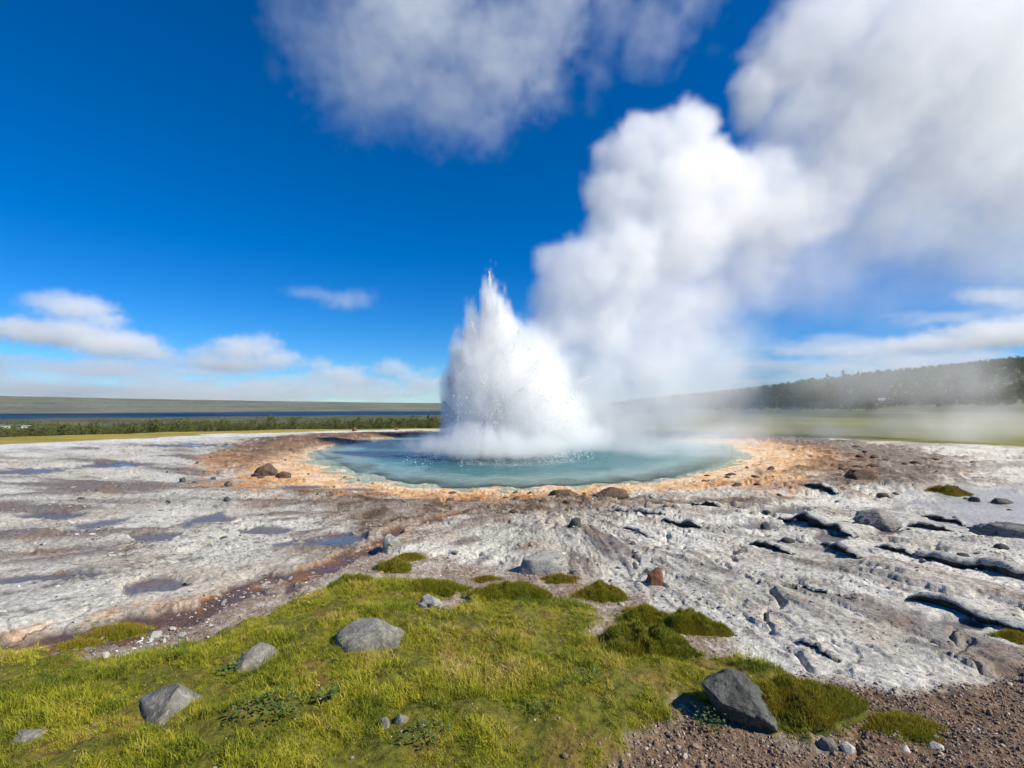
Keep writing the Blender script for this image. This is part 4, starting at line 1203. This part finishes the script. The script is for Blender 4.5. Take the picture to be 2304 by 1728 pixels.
# scrub line beyond the meadow, left
for i in range(74):
    a = R(-49 + 44 * (i + rt.rand() * .8) / 74); d = rt.uniform(88, 108)
    tree("birch_bush", bush_p, math.sin(a) * d, math.cos(a) * d, rt.uniform(.42, 1.0) * (1.25 if i in (10, 19, 40) else 1), "birch bush in the scrub line beyond the left meadow", "birch bushes beyond the meadow", rt)
for i in range(46):
    a = R(-18 + 12 * (i + rt.rand() * .8) / 46); d = rt.uniform(105, 150)
    tree("spruce_tree", conif_p, math.sin(a) * d, math.cos(a) * d, rt.uniform(.36, .62), "small dark spruce in the row left of the geyser", "spruces left of the geyser", rt)
# wooded foot of the right hill
for i in range(120):
    x = rt.uniform(45, 215); y = rt.uniform(185, 330)
    if x / y < .28: continue
    tree("birch_tree", birch_p, x, y, rt.uniform(.6, 1.15), "birch tree in the wood at the foot of the right hill", "birches on the right hill", rt)
for (x, y, s, lab) in ((196, 318, 1.55, "tallest spruce on the crest of the right hill, left of three"), (206, 318, 1.6, "tall spruce on the crest of the right hill, middle of three"), (217, 320, 1.4, "tall spruce on the crest of the right hill, right of three")):
    tree("spruce_tree", conif_p, x, y, s, lab, None, rt, 1.1)
for i in range(30):
    t = i / 29.0
    tree("birch_tree", birch_p, 20 + 130 * t + rt.uniform(-4, 4), 262 + 40 * t + rt.uniform(-8, 8), rt.uniform(.6, 1.0), "birch tree on the left skyline of the right hill", "skyline birches", rt)
# far scrub and hillside wood: nobody could count it
wood = bpy.data.collections.new("woodland_shapes")
for (tm, cm) in (bush_p[:3] + birch_p[:2]):
    o = bpy.data.objects.new("wood_crown", cm); wood.objects.link(o)
low_wood = bpy.data.collections.new("scrub_shapes")
for (tm, cm) in bush_p[:3]:
    low_wood.objects.link(bpy.data.objects.new("scrub_crown", cm))
def mass(name, n, fn, smin, smax, label, seed, coll):
    r = np.random.RandomState(seed); x, y = fn(r, n); x = x.astype(np.float32); y = y.astype(np.float32)
    m = macro(x, y); nn = len(x)
    scatter(name, np.stack([x, y, m], 1), r.uniform(smin, smax, nn), r.uniform(0, 6.28, nn), (np.zeros(nn), np.zeros(nn)), np.full(nn, .5), coll, 'stuff', label, "woodland")
def f_left(r, n):
    a = np.radians(r.uniform(-52, 2, n)); d = 112 * (13.0 ** r.rand(n)); x = np.sin(a) * d; y = np.cos(a) * d
    k = fbm2(x / 70, y / 70, 3, 141) > -.02 + .12 * (d > 300); return x[k], y[k]
def f_right(r, n):
    x = r.uniform(20, 460, n); y = r.uniform(150, 420, n); k = (fbm2(x / 40, y / 40, 3, 142) > -.22 + .3 * sst(240, 420, x) - .15 * (y > 230)) & (x / y > .1); return x[k], y[k]
mass("scrub_woodland", 5200, f_left, .35, .75, "low birch scrub spread over the valley before the lake", 31, low_wood)
mass("hillside_woodland", 7500, f_right, .5, 1.0, "mixed wood covering the side of the right hill", 32, wood)

# ------------------------------------------------------------------ far buildings
M_WALL = rock_material("white_wall", (.75, .75, .74), (.70, .70, .69), (.78, .78, .78), 1, .1)
M_ROOF = rock_material("grey_roof", (.30, .31, .33), (.26, .27, .29), (.33, .34, .36), 1, .1)
M_WOOD = rock_material("dark_boards", (.05, .045, .04), (.035, .03, .028), (.07, .065, .06), 1, .2)
def house(name, x, y, w, d, h, rh, rz, wall, label):
    z = float(macro(np.array([x]), np.array([y]))[0]) - .1
    root = link(bpy.data.objects.new(name, None)); root.location = (x, y, z); root.rotation_euler = (0, 0, rz); tag(root, label, "building")
    a, b = w / 2, d / 2
    mesh_obj("walls", [(-a, -b, 0), (a, -b, 0), (a, b, 0), (-a, b, 0), (-a, -b, h), (a, -b, h), (a, b, h), (-a, b, h), (-a, 0, h + rh), (a, 0, h + rh)],
             [(0, 1, 5, 4), (1, 2, 6, 9, 5), (2, 3, 7, 6), (3, 0, 4, 8, 7)], wall, root, False)
    e = .25
    k = rh / b
    mesh_obj("roof", [(-a - e, -b - e, h - e * k + .05), (a + e, -b - e, h - e * k + .05), (a + e, 0, h + rh + .05), (-a - e, 0, h + rh + .05), (a + e, b + e, h - e * k + .05), (-a - e, b + e, h - e * k + .05)],
             [(0, 1, 2, 3), (3, 2, 4, 5)], M_ROOF, root, False)
    for sx in (-.28, .28):
        mesh_obj("window", [(a * sx * 2 - .4, -b - .02, h * .35), (a * sx * 2 + .4, -b - .02, h * .35), (a * sx * 2 + .4, -b - .02, h * .8), (a * sx * 2 - .4, -b - .02, h * .8)], [(0, 1, 2, 3)], M_WALL if wall is M_WOOD else M_WOOD, root, False)
house("farm_building", -318, 322, 4.5, 3, 1.2, .6, R(40), M_WALL, "leftmost far white building in the scrub at the picture edge")
house("farm_building", -307, 325, 5, 3, 1.2, .6, R(44), M_WALL, "second far white building, right of the leftmost one in the scrub")
house("hillside_hut", 143, 196, 4.2, 3, 1.8, .9, R(-35), M_WOOD, "small dark hut with white patches beside the track on the right hill")


# ------------------------------------------------------------------ the eruption: droplets and mist
PLUME = [
    (1.029, 17.8, 1.327, 1.49, 1.34, 1.49, 1.03, 0.65),
    (1.614, 18, 2.789, 1.68, 1.51, 1.68, 1.15, 0.59),
    (1.734, 18, 4.182, 1.48, 1.33, 1.48, 1.35, 0.40),
    (1.951, 18, 5.418, 1.51, 1.36, 1.51, 1.35, 0.34),
    (1.414, 18, 6.544, 0.838, 0.754, 0.838, 1.22, 0.34),
    (2.59, 18.2, 6.129, 1.69, 1.53, 1.69, 1.35, 0.34),
    (3.28, 18.6, 4.438, 2.25, 2.03, 2.25, 1.49, 0.65),
    (3.015, 18.6, 2.66, 2.08, 1.87, 2.08, 1.38, 0.78),
    (4.014, 19, 1.309, 2.12, 1.91, 2.12, 1.03, 0.91),
    (4.941, 19.2, 3.043, 2.68, 2.41, 2.68, 1.03, 0.78),
    (3.253, 18.6, 0.6448, 1.91, 1.71, 1.91, 1.15, 0.91),
    (6.215, 19.6, 4.411, 2.37, 2.14, 2.37, 0.86, 0.78),
    (3.835, 18.8, 5.415, 2.28, 2.05, 2.28, 1.15, 0.65),
    (2.559, 18.4, 1.484, 1.97, 1.77, 1.97, 1.38, 0.78),
    (4.146, 18.6, 6.915, 2.08, 1.87, 2.08, 1.35, 0.34),
    (3.372, 18.5, 8.085, 1.03, 0.93, 1.03, 1.35, 0.29),
    (3.718, 18.5, 9.031, 1.46, 1.32, 1.46, 1.35, 0.25),
    (4.274, 18.5, 10.41, 1.38, 1.24, 1.38, 1.35, 0.25),
    (5.05, 18.5, 11.4, 1.14, 1.02, 1.14, 1.35, 0.23),
    (6.452, 18.6, 11.63, 1.28, 1.15, 1.28, 1.35, 0.23),
    (5.866, 19, 9.852, 2.12, 1.91, 2.12, 1.35, 0.34),
    (7.415, 19, 10.65, 1.24, 1.11, 1.24, 1.35, 0.29),
    (6.043, 19.2, 7.796, 2.68, 2.41, 2.68, 1.15, 0.52),
    (5.227, 19.2, 5.408, 2.5, 2.25, 2.5, 1.15, 0.78),
    (7.102, 19.8, 5.436, 2.21, 1.99, 2.21, 0.92, 1.00),
    (8.425, 19.8, 9.184, 2.4, 2.16, 2.4, 1.15, 0.65),
    (9.084, 20, 10.57, 1.49, 1.34, 1.49, 1.35, 0.40),
    (10.11, 20.2, 10.9, 1.41, 1.27, 1.41, 1.15, 0.52),
    (10.79, 20.5, 9.166, 2.67, 2.41, 2.67, 1.03, 0.78),
    (9.107, 20.2, 6.813, 2.45, 2.2, 2.45, 0.80, 1.00),
    (12.61, 21, 10.33, 2.54, 2.29, 2.54, 0.72, 0.78),
    (10.38, 21, 14.67, 1.47, 1.32, 1.47, 1.22, 0.40),
    (10.01, 21, 13.78, 0.978, 0.88, 0.978, 0.63, 0.52),
    (11.68, 21.2, 16, 2.17, 1.95, 2.17, 0.81, 0.52),
    (12.02, 21.2, 13.59, 2.37, 2.13, 2.37, 0.63, 0.78),
    (13.68, 21.5, 17.85, 2.8, 2.52, 2.8, 0.81, 0.65),
    (14.34, 21.5, 12.35, 3, 2.7, 3, 0.72, 0.78),
    (16.17, 22, 15.5, 3.89, 3.5, 3.89, 0.81, 0.78),
    (18.3, 22, 18.23, 4.1, 3.69, 4.1, 0.81, 0.78),
    (18.94, 22.5, 12.74, 4.19, 3.77, 4.19, 0.63, 1.00),
    (21.12, 22.5, 15.6, 4.19, 3.77, 4.19, 0.77, 0.91),
    (23.41, 23, 18.98, 4.71, 4.24, 4.71, 0.81, 0.91),
    (23.62, 23.5, 11.81, 4.6, 4.14, 4.6, 0.54, 1.00),
    (16, 22, 9.516, 3.28, 2.95, 3.28, 0.50, 1.00),
    (20.07, 23, 8.81, 3.43, 3.08, 3.43, 0.36, 1.00),
    (25.08, 24, 8.458, 3.58, 3.22, 3.58, 0.32, 1.00),
    (29.34, 24.5, 16.85, 5.93, 5.34, 5.93, 0.72, 1.00),
    (30.1, 25, 10.6, 4.89, 4.4, 4.89, 0.41, 1.00),
    (12.34, 21, 7.02, 2.93, 2.64, 2.93, 0.32, 1.00),
    (16.27, 22.5, 6.372, 3.14, 2.83, 3.14, 0.13, 1.00),
    (20.81, 23, 6.056, 3.64, 3.28, 3.64, 0.09, 1.00),
    (7.322, 20, 3.103, 2.79, 2.51, 2.79, 0.63, 1.00),
    (8.821, 20.5, 4.073, 2.29, 2.06, 2.29, 0.29, 1.00),
    (5.711, 19.5, 1.829, 2.54, 2.29, 2.54, 0.69, 1.00),
]
LOW_STEAM = [
    (5.41, 16.5, 0.3821, 2.54, 2.03, 0.448, 0.90, 1.00),
    (4.398, 20, 0.3033, 2.71, 2.17, 0.615, 0.80, 1.00),
    (8.593, 21, 0.3328, 2.66, 2.13, 0.759, 0.60, 1.00),
    (6.729, 23, 1.247, 1.87, 1.87, 1.14, 0.50, 0.90),
    (9.574, 25, 1.442, 1.58, 1.58, 1.58, 0.42, 0.90),
    (11.14, 25, 0.6535, 2.03, 2.03, 1.02, 0.45, 0.90),
    (13.03, 27, 1.917, 1.34, 1.34, 1.95, 0.30, 1.00),
    (14.96, 27, 0.9425, 1.83, 1.83, 1.46, 0.45, 0.90),
    (15.05, 28, 2.562, 1.14, 1.14, 1.77, 0.22, 1.00),
    (16.03, 26, 0.2648, 2.12, 2.12, 0.823, 0.45, 0.90),
    (18.96, 29, 1.417, 1.57, 1.57, 1.97, 0.32, 1.00),
    (20.07, 27, 0.4563, 2.08, 2.08, 1.1, 0.42, 0.90),
    (22.98, 32, 2.554, 1.74, 1.74, 1.74, 0.14, 1.00),
    (23.67, 29, 1.155, 1.44, 1.44, 1.84, 0.25, 1.00),
    (22.14, 25, 2.346, 1.24, 1.24, 2.49, 0.45, 0.90),
    (20.51, 23, 0.5223, 1.98, 1.98, 1.25, 0.62, 0.90),
    (24.37, 26, 3.79, 1.06, 1.06, 1.88, 0.18, 1.00),
    (27.65, 28, 0.9182, 2.03, 2.03, 2.03, 0.30, 1.00),
    (27.52, 34, 3.538, 4.92, 4.92, 2.77, 0.18, 1.00),
    (13.41, 30, 2.902, 3.8, 3.8, 2.17, 0.22, 1.00),
    (21.03, 33, 3.182, 4.48, 4.48, 2.39, 0.18, 1.00),
]
CLOUD_TOP = [
    (-650.8, 1500, 1164, 122, 85.4, 149, 0.50, 0.80),
    (-565.9, 1500, 1092, 163, 114, 190, 0.60, 0.80),
    (-425.6, 1500, 1006, 231, 161, 231, 0.90, 0.80),
    (-315.6, 1500, 1164, 312, 218, 244, 1.00, 0.80),
    (-202.6, 1500, 906.8, 203, 142, 163, 0.80, 0.80),
    (-77.49, 1500, 807.8, 108, 75.9, 108, 0.60, 0.80),
    (-77.38, 1500, 751.4, 54.2, 38, 67.8, 0.45, 0.80),
    (-36.2, 1500, 1049, 258, 180, 231, 1.00, 0.80),
    (102.8, 1500, 963.7, 122, 85.4, 149, 0.60, 0.80),
    (103.4, 1500, 1193, 203, 142, 190, 0.90, 0.80),
    (-326.9, 1500, 850.2, 122, 85.4, 94.9, 0.45, 0.80),
    (-718.2, 1500, 1035, 54.2, 38, 67.8, 0.20, 0.80),
    (312.9, 1500, 1178, 122, 85.4, 149, 0.40, 0.80),
    (438.2, 1500, 1135, 149, 104, 136, 0.55, 0.80),
    (550.6, 1500, 1193, 108, 75.9, 108, 0.50, 0.80),
    (283.7, 1500, 1006, 74.6, 52.2, 94.9, 0.35, 0.80),
    (255.3, 1500, 906.8, 54.2, 38, 61, 0.30, 0.80),
    (409.1, 1500, 1021, 81.4, 57, 67.8, 0.35, 0.80),
    (611.3, 1500, 1049, 38, 26.6, 21.7, 0.15, 0.80),
    (-290, 1500, 1483, 407, 285, 217, 1.00, 0.80),
    (202.6, 1500, 1454, 325, 228, 190, 0.90, 0.80),
    (-711.6, 1500, 1439, 217, 152, 149, 0.60, 0.80),
]
CLOUD_A = [
    (-5995, 7000, 1326, 619, 371, 213, 0.90, 0.50),
    (-6413, 7000, 1422, 400, 240, 167, 0.60, 0.50),
    (-5640, 7000, 1166, 437, 262, 152, 0.80, 0.50),
    (-6224, 7000, 1486, 291, 175, 122, 0.50, 0.50),
]
CLOUD_B = [
    (-6652, 7000, 1006, 801, 480, 213, 1.00, 0.50),
    (-6079, 7000, 961, 873, 524, 228, 1.00, 0.50),
    (-5438, 7000, 814.2, 801, 480, 197, 1.00, 0.50),
    (-4927, 7000, 705.8, 437, 262, 122, 0.80, 0.50),
]
CLOUD_C = [
    (-3722, 7000, 750.4, 582, 349, 228, 1.00, 0.50),
    (-3468, 7000, 782.3, 400, 240, 228, 1.00, 0.50),
    (-3211, 7000, 604, 437, 262, 167, 1.00, 0.50),
    (-4165, 7000, 686.7, 437, 262, 167, 0.70, 0.50),
    (-3844, 7000, 559.4, 873, 524, 122, 0.70, 0.50),
]
CLOUD_D = [
    (-2352, 7000, 413.3, 509, 306, 167, 0.90, 0.50),
    (-2639, 7000, 527.7, 291, 175, 137, 0.80, 0.50),
    (-2129, 7000, 324.5, 437, 262, 106, 0.80, 0.50),
]
CLOUD_E = [
    (-1623, 7000, 495.9, 364, 218, 137, 0.90, 0.50),
    (-1369, 7000, 400.6, 364, 218, 98.7, 0.80, 0.50),
    (-1116, 7000, 464.1, 218, 131, 75.9, 0.60, 0.50),
    (-1115, 7000, 305.4, 437, 262, 106, 0.70, 0.50),
]
CLOUD_F = [
    (-2032, 5000, 1117, 312, 187, 75.9, 0.30, 0.50),
    (-1621, 5000, 1016, 312, 187, 108, 0.50, 0.50),
    (-1804, 5000, 1062, 260, 156, 75.9, 0.40, 0.50),
]
CLOUD_G = [
    (6658, 7000, 1486, 655, 393, 137, 0.50, 0.50),
    (7356, 7000, 1422, 655, 393, 190, 0.50, 0.50),
]
CLOUD_H = [
    (6637, 7000, 941.8, 1.09e+03, 655, 228, 0.90, 0.50),
    (5680, 7000, 814.2, 946, 568, 167, 0.70, 0.50),
    (4661, 7000, 718.6, 655, 393, 137, 0.50, 0.50),
    (7595, 7000, 1038, 1.16e+03, 699, 304, 1.00, 0.50),
    (3898, 7000, 686.7, 437, 262, 91.1, 0.30, 0.50),
    (8237, 7000, 1166, 1.09e+03, 655, 304, 1.00, 0.50),
]
STRATUS = [
    (-1.175e+04, 1.4e+04, 1054, 3.34e+03, 1.67e+03, 175, 0.50, 1.00),
    (-8953, 1.4e+04, 926.6, 2.78e+03, 1.39e+03, 175, 0.50, 1.00),
    (-5141, 1.4e+04, 393.8, 3.34e+03, 1.67e+03, 146, 0.70, 1.00),
    (-1.248e+04, 1.4e+04, 355.8, 3.62e+03, 1.81e+03, 146, 0.70, 1.00),
    (-9568, 1.4e+04, 229.2, 4.18e+03, 2.09e+03, 131, 0.70, 1.00),
    (-3242, 1.4e+04, 482.5, 1.95e+03, 975, 131, 0.60, 1.00),
    (8818, 1.4e+04, 1627, 2.51e+03, 1.25e+03, 233, 0.35, 1.00),
    (1.202e+04, 1.4e+04, 2330, 2.23e+03, 1.11e+03, 175, 0.30, 1.00),
    (7535, 1.4e+04, 1054, 2.23e+03, 1.11e+03, 175, 0.45, 1.00),
    (1.135e+04, 1.4e+04, 1245, 2.78e+03, 1.39e+03, 204, 0.50, 1.00),
    (-1.325e+04, 1.4e+04, 545.9, 2.51e+03, 1.25e+03, 204, 0.60, 1.00),
    (-1.085e+04, 1.4e+04, 863.1, 2.78e+03, 1.39e+03, 233, 0.60, 1.00),
    (-8689, 1.4e+04, 482.5, 3.06e+03, 1.53e+03, 204, 0.60, 1.00),
    (-6406, 1.4e+04, 355.8, 3.06e+03, 1.53e+03, 204, 0.60, 1.00),
    (-4127, 1.4e+04, 292.5, 2.51e+03, 1.25e+03, 175, 0.60, 1.00),
    (-9976, 1.4e+04, 1245, 2.09e+03, 1.04e+03, 146, 0.35, 1.00),
    (-5778, 1.4e+04, 609.3, 2.09e+03, 1.04e+03, 146, 0.50, 1.00),
    (-2608, 1.4e+04, 292.5, 2.09e+03, 1.04e+03, 175, 0.60, 1.00),
    (-1.593e+04, 1.4e+04, 926.6, 2.78e+03, 1.39e+03, 437, 0.70, 1.00),
    (-1.21e+04, 1.4e+04, 229.2, 3.48e+03, 1.74e+03, 116, 0.50, 1.00),
    (-7668, 1.4e+04, 140.7, 4.18e+03, 2.09e+03, 102, 0.50, 1.00),
    (8167, 1.4e+04, 926.6, 1.67e+03, 835, 146, 0.40, 1.00),
    (1.007e+04, 1.4e+04, 926.6, 2.09e+03, 1.04e+03, 204, 0.50, 1.00),
    (6891, 1.4e+04, 545.9, 1.81e+03, 905, 175, 0.40, 1.00),
]
ERUPTION = [
    (-0.4983, 16.2, 2.156, 1.64, 1.48, 2.62, 0.55, 0.90),
    (0.3514, 16.2, 1.79, 1.8, 1.62, 2.13, 0.55, 1.00),
    (-0.4524, 16.2, 0.4043, 3.12, 2.81, 0.492, 0.45, 1.00),
    (-0.6752, 16.2, 2.817, 0.492, 0.443, 3.03, 2.40, 0.60),
    (-0.8241, 16.2, 3.85, 0.262, 0.236, 1.97, 2.20, 0.60),
    (-0.4109, 16.2, 2.67, 0.492, 0.443, 2.71, 2.00, 0.60),
    (-1.291, 16.2, 2.523, 0.394, 0.354, 2.54, 1.80, 0.60),
    (-1.441, 16.2, 3.554, 0.164, 0.148, 1.31, 1.40, 0.70),
    (-1.729, 16.2, 2.083, 0.361, 0.325, 1.97, 1.50, 0.60),
    (-2.049, 16.2, 1.498, 0.262, 0.236, 1.48, 1.00, 0.70),
    (-0.1175, 16.2, 2.965, 0.427, 0.384, 1.97, 1.50, 0.70),
    (0.1759, 16.2, 2.23, 0.558, 0.502, 2.13, 1.20, 0.80),
    (-0.9961, 16.2, 1.937, 1.18, 1.06, 2.13, 1.60, 0.60),
    (-0.205, 16.2, 1.79, 1.31, 1.18, 2.13, 1.50, 0.70),
    (0.6431, 16.2, 1.06, 1.31, 1.18, 1.31, 1.00, 0.80),
    (-0.6717, 16.2, 0.6225, 1.8, 1.62, 0.738, 1.20, 0.70),
    (0.6438, 16.2, 1.498, 1.15, 1.03, 1.8, 0.80, 1.00),
    (-1.621, 16.2, 0.6225, 0.787, 0.709, 0.738, 0.90, 0.80),
    (1.374, 16.2, 1.133, 1.31, 1.18, 1.31, 0.45, 1.00),
    (0.6459, 16.2, 2.817, 0.984, 0.886, 1.64, 0.50, 1.00),
    (-0.3793, 16.2, 0.2589, 2.3, 2.07, 0.328, 0.80, 1.00),
    (1.956, 16.2, 0.5497, 1.48, 1.33, 0.574, 0.30, 1.00),
    (-2.568, 16.2, 0.3025, 0.984, 0.886, 0.197, 0.50, 1.00),
]
def bounds(balls, pad=1.15):
    lo = tuple(min(b[i] - b[3 + i] * pad for b in balls) for i in range(3))
    hi = tuple(max(b[i] + b[3 + i] * pad for b in balls) for i in range(3))
    return lo, hi

def droplet_material():
    m, nt = new_mat("water_droplets"); L = nt.links.new
    out = N(nt, 'ShaderNodeOutputMaterial'); b = N(nt, 'ShaderNodeBsdfPrincipled', Roughness=0.25)
    b.inputs['Base Color'].default_value = (.95, .97, .97, 1)
    b.inputs['Specular IOR Level'].default_value = .5
    tr = N(nt, 'ShaderNodeBsdfTranslucent'); tr.inputs[0].default_value = (.92, .95, .96, 1)
    mx = N(nt, 'ShaderNodeMixShader'); mx.inputs[0].default_value = .6
    L(b.outputs[0], mx.inputs[1]); L(tr.outputs[0], mx.inputs[2]); L(mx.outputs[0], out.inputs[0])
    return m

geyser = link(bpy.data.objects.new("geyser_eruption", None)); geyser.location = (-0.2, 16.2, WATER_Z)
tag(geyser, "white burst of boiling water shooting up from the blue pool", "geyser")
def build_droplets(n, seed):
    r = np.random.RandomState(seed)
    # jets thrown from the vent: (lean x, lean y, height, width, share)
    jets = [(-.52, 0, 5.95, .14, .07), (-.60, .1, 5.1, .28, .10), (-.25, .0, 4.9, .34, .12), (-1.05, -.1, 4.3, .28, .10), (-1.45, .0, 3.5, .28, .12), (.45, -.3, 4.1, .5, .09),
            (1.0, .0, 3.1, .6, .08), (1.8, .2, 2.4, .65, .07), (-.6, -.9, 2.6, .5, .05), (.5, -1.0, 2.2, .7, .06), (-1.05, 0, 4.65, .07, .03), (-1.35, .0, 4.05, .07, .03), (2.6, 0, 2.6, .9, .05), (-1.8, 0, 2.6, .24, .09), (-1.95, 0, 1.8, .22, .06)]
    P = []; S = []
    for (lx, ly, h, w, sh) in jets:
        k = int(n * sh); t = r.rand(k) ** .8
        x = lx * t + r.normal(0, 1, k) * w * (.45 + .75 * t * (1 - t) * 2); y = ly * t + r.normal(0, 1, k) * w * (.45 + .6 * t)
        z = h * t * (1 - .04 * r.rand(k)); tip = (t > .82)
        x = np.where(tip, lx * t + (x - lx * t) * np.clip((1.02 - t) / .2, .12, 1), x)
        P.append(np.stack([x, y, z], 1)); S.append(np.exp(r.normal(-4.75, .45, k)))
    # broad veil and falling spray at the foot
    k = int(n * .25); a = r.rand(k) * 6.283; rr = np.sqrt(r.rand(k)); 
    zz = r.rand(k) ** 1.6 * 3.6; wd = 2.05 * np.sqrt(np.clip(1 - (zz - 1.1) ** 2 / 9.0, .02, 1))
    P.append(np.stack([np.cos(a) * rr * wd * np.where(np.cos(a) > 0, 1.45, 1.0), np.sin(a) * rr * wd, zz], 1)); S.append(np.exp(r.normal(-4.9, .45, k)))
    k = int(n * .004); a = r.normal(3.45, .5, k); rr = r.uniform(1.6, 3.4, k)
    P.append(np.stack([np.cos(a) * rr, np.sin(a) * rr, np.abs(r.normal(0, .09, k))], 1)); S.append(np.exp(r.normal(-4.7, .4, k)))
    P = np.concatenate(P); S = np.clip(np.concatenate(S) * .95, .003, .020)
    # break the mass into threads and clumps
    f = fbm3(P[:, 0] * 1.7 - P[:, 2] * .25, P[:, 1] * 1.7, P[:, 2] * .55, 4, 151)
    keep = r.rand(len(P)) < sst(-.42, .22, f) + .12
    P, S = P[keep], S[keep]
    m = len(P)
    # droplet: a stretched octahedron
    base = np.array([(1, 0, 0), (-1, 0, 0), (0, 1, 0), (0, -1, 0), (0, 0, 1.4), (0, 0, -1.4)], np.float32)
    V = P[:, None, :] + base[None] * S[:, None, None] * r.uniform(.7, 1.3, (m, 1, 3))
    V[..., 2] = np.maximum(V[..., 2], 0.0)
    f8 = np.array([(0, 2, 4), (2, 1, 4), (1, 3, 4), (3, 0, 4), (2, 0, 5), (1, 2, 5), (3, 1, 5), (0, 3, 5)], np.int32)
    T = (np.arange(m, dtype=np.int32)[:, None, None] * 6 + f8[None]).reshape(-1, 3)
    me = np_mesh("water_droplets", V.reshape(-1, 3), T)
    me.materials.append(droplet_material())
    o = link(bpy.data.objects.new("water_droplets", me), geyser)
    return tag(o, kind='stuff')
build_droplets(80000, 8)
er_mat = volume_material("spray_mist", 6.0, (1.0, 1.0, 1.0), 0.0)
g0 = geyser.location
er_b = [(b[0] - g0[0], b[1] - g0[1], b[2] - g0[2]) + tuple(b[3:]) for b in ERUPTION]
lo, hi = bounds(er_b)
mist = volume_object("spray_mist", (lo[0], lo[1], 0.0), hi, 0.075, er_b, er_mat, 1.6, 0.20, 4.2, 0.40, seed=1.3, zsquash=0.42)
mist.parent = geyser
tag(mist, kind='stuff')

# ------------------------------------------------------------------ steam
steam_mat = volume_material("steam", 0.95, (1.0, 1.0, 1.0), 0.1)
lo, hi = bounds(PLUME)
plume = volume_object("steam_plume", (lo[0], lo[1], 0.0), (30.0, hi[1], hi[2]), 0.16, PLUME, steam_mat, 0.36, 0.62, 1.9, 0.36, 0.8, 0.20, seed=3.1, detail=6.0)
tag(plume, "tall white steam plume drifting up to the right from the geyser", "steam", kind='stuff')
low_mat = volume_material("ground_steam", 0.7, (0.99, 0.99, 0.99), 0.2)
lo, hi = bounds(LOW_STEAM)
low = volume_object("ground_steam", (lo[0], lo[1], 0.0), hi, 0.3, LOW_STEAM, low_mat, 0.33, 1.1, 0.8, 0.6, seed=7.7)
tag(low, "thin steam blowing over the crust and meadow at right", "steam", kind='stuff')

# ------------------------------------------------------------------ clouds
cloud_mat = volume_material("cloud", 0.0055, (1.0, 1.0, 1.0), 0.15)
thin_mat = volume_material("thin_cloud", 0.0042, (1.0, 1.0, 1.0), 0.15)
def cloud(name, balls, mat, voxel, s, label, seed, amp=1.0):
    lo, hi = bounds(balls, 1.2)
    o = volume_object(name, lo, hi, voxel, balls, mat, 0.9 / s, 0.45 * s * amp, 5.0 / s, 0.75, 2.2 / s, 0.25, seed=seed * s, detail=5.0)
    return tag(o, label, "cloud", "clouds in the sky", kind='stuff')
cloud("cloud", CLOUD_TOP, cloud_mat, 11.0, 210.0, "largest soft white cloud hanging at the top centre of the sky", 1.3)
for nm, b, lab in (("A", CLOUD_A, "grey cloud puff highest of the low clouds at far left"), ("B", CLOUD_B, "long white cloud bank under the grey puff at far left"),
                   ("C", CLOUD_C, "white cumulus with sunlit crown in the left cloud row"), ("D", CLOUD_D, "flat cumulus between the sunlit cumulus and the geyser"),
                   ("E", CLOUD_E, "small low cloud touching the left side of the eruption"), ("F", CLOUD_F, "lone faint lens cloud in the blue left of the geyser"),
                   ("G", CLOUD_G, "thin bright cloud streak at the right edge beneath the plume"), ("H", CLOUD_H, "low white cloud bank above the right hill")):
    cloud("cloud", b, thin_mat, 42.0, 420.0, lab, ord(nm) * .37, .55)
lo, hi = bounds(STRATUS)
o = volume_object("stratus", lo, hi, 95.0, STRATUS, volume_material("stratus", 0.0026, (0.998, 0.998, 1.0), 0.25), 1 / 1400, 600.0, 1 / 300, 0.5, seed=900.0, zsquash=5.0)
tag(o, "thin layered cloud sheets low over the horizon", "clouds", kind='stuff')
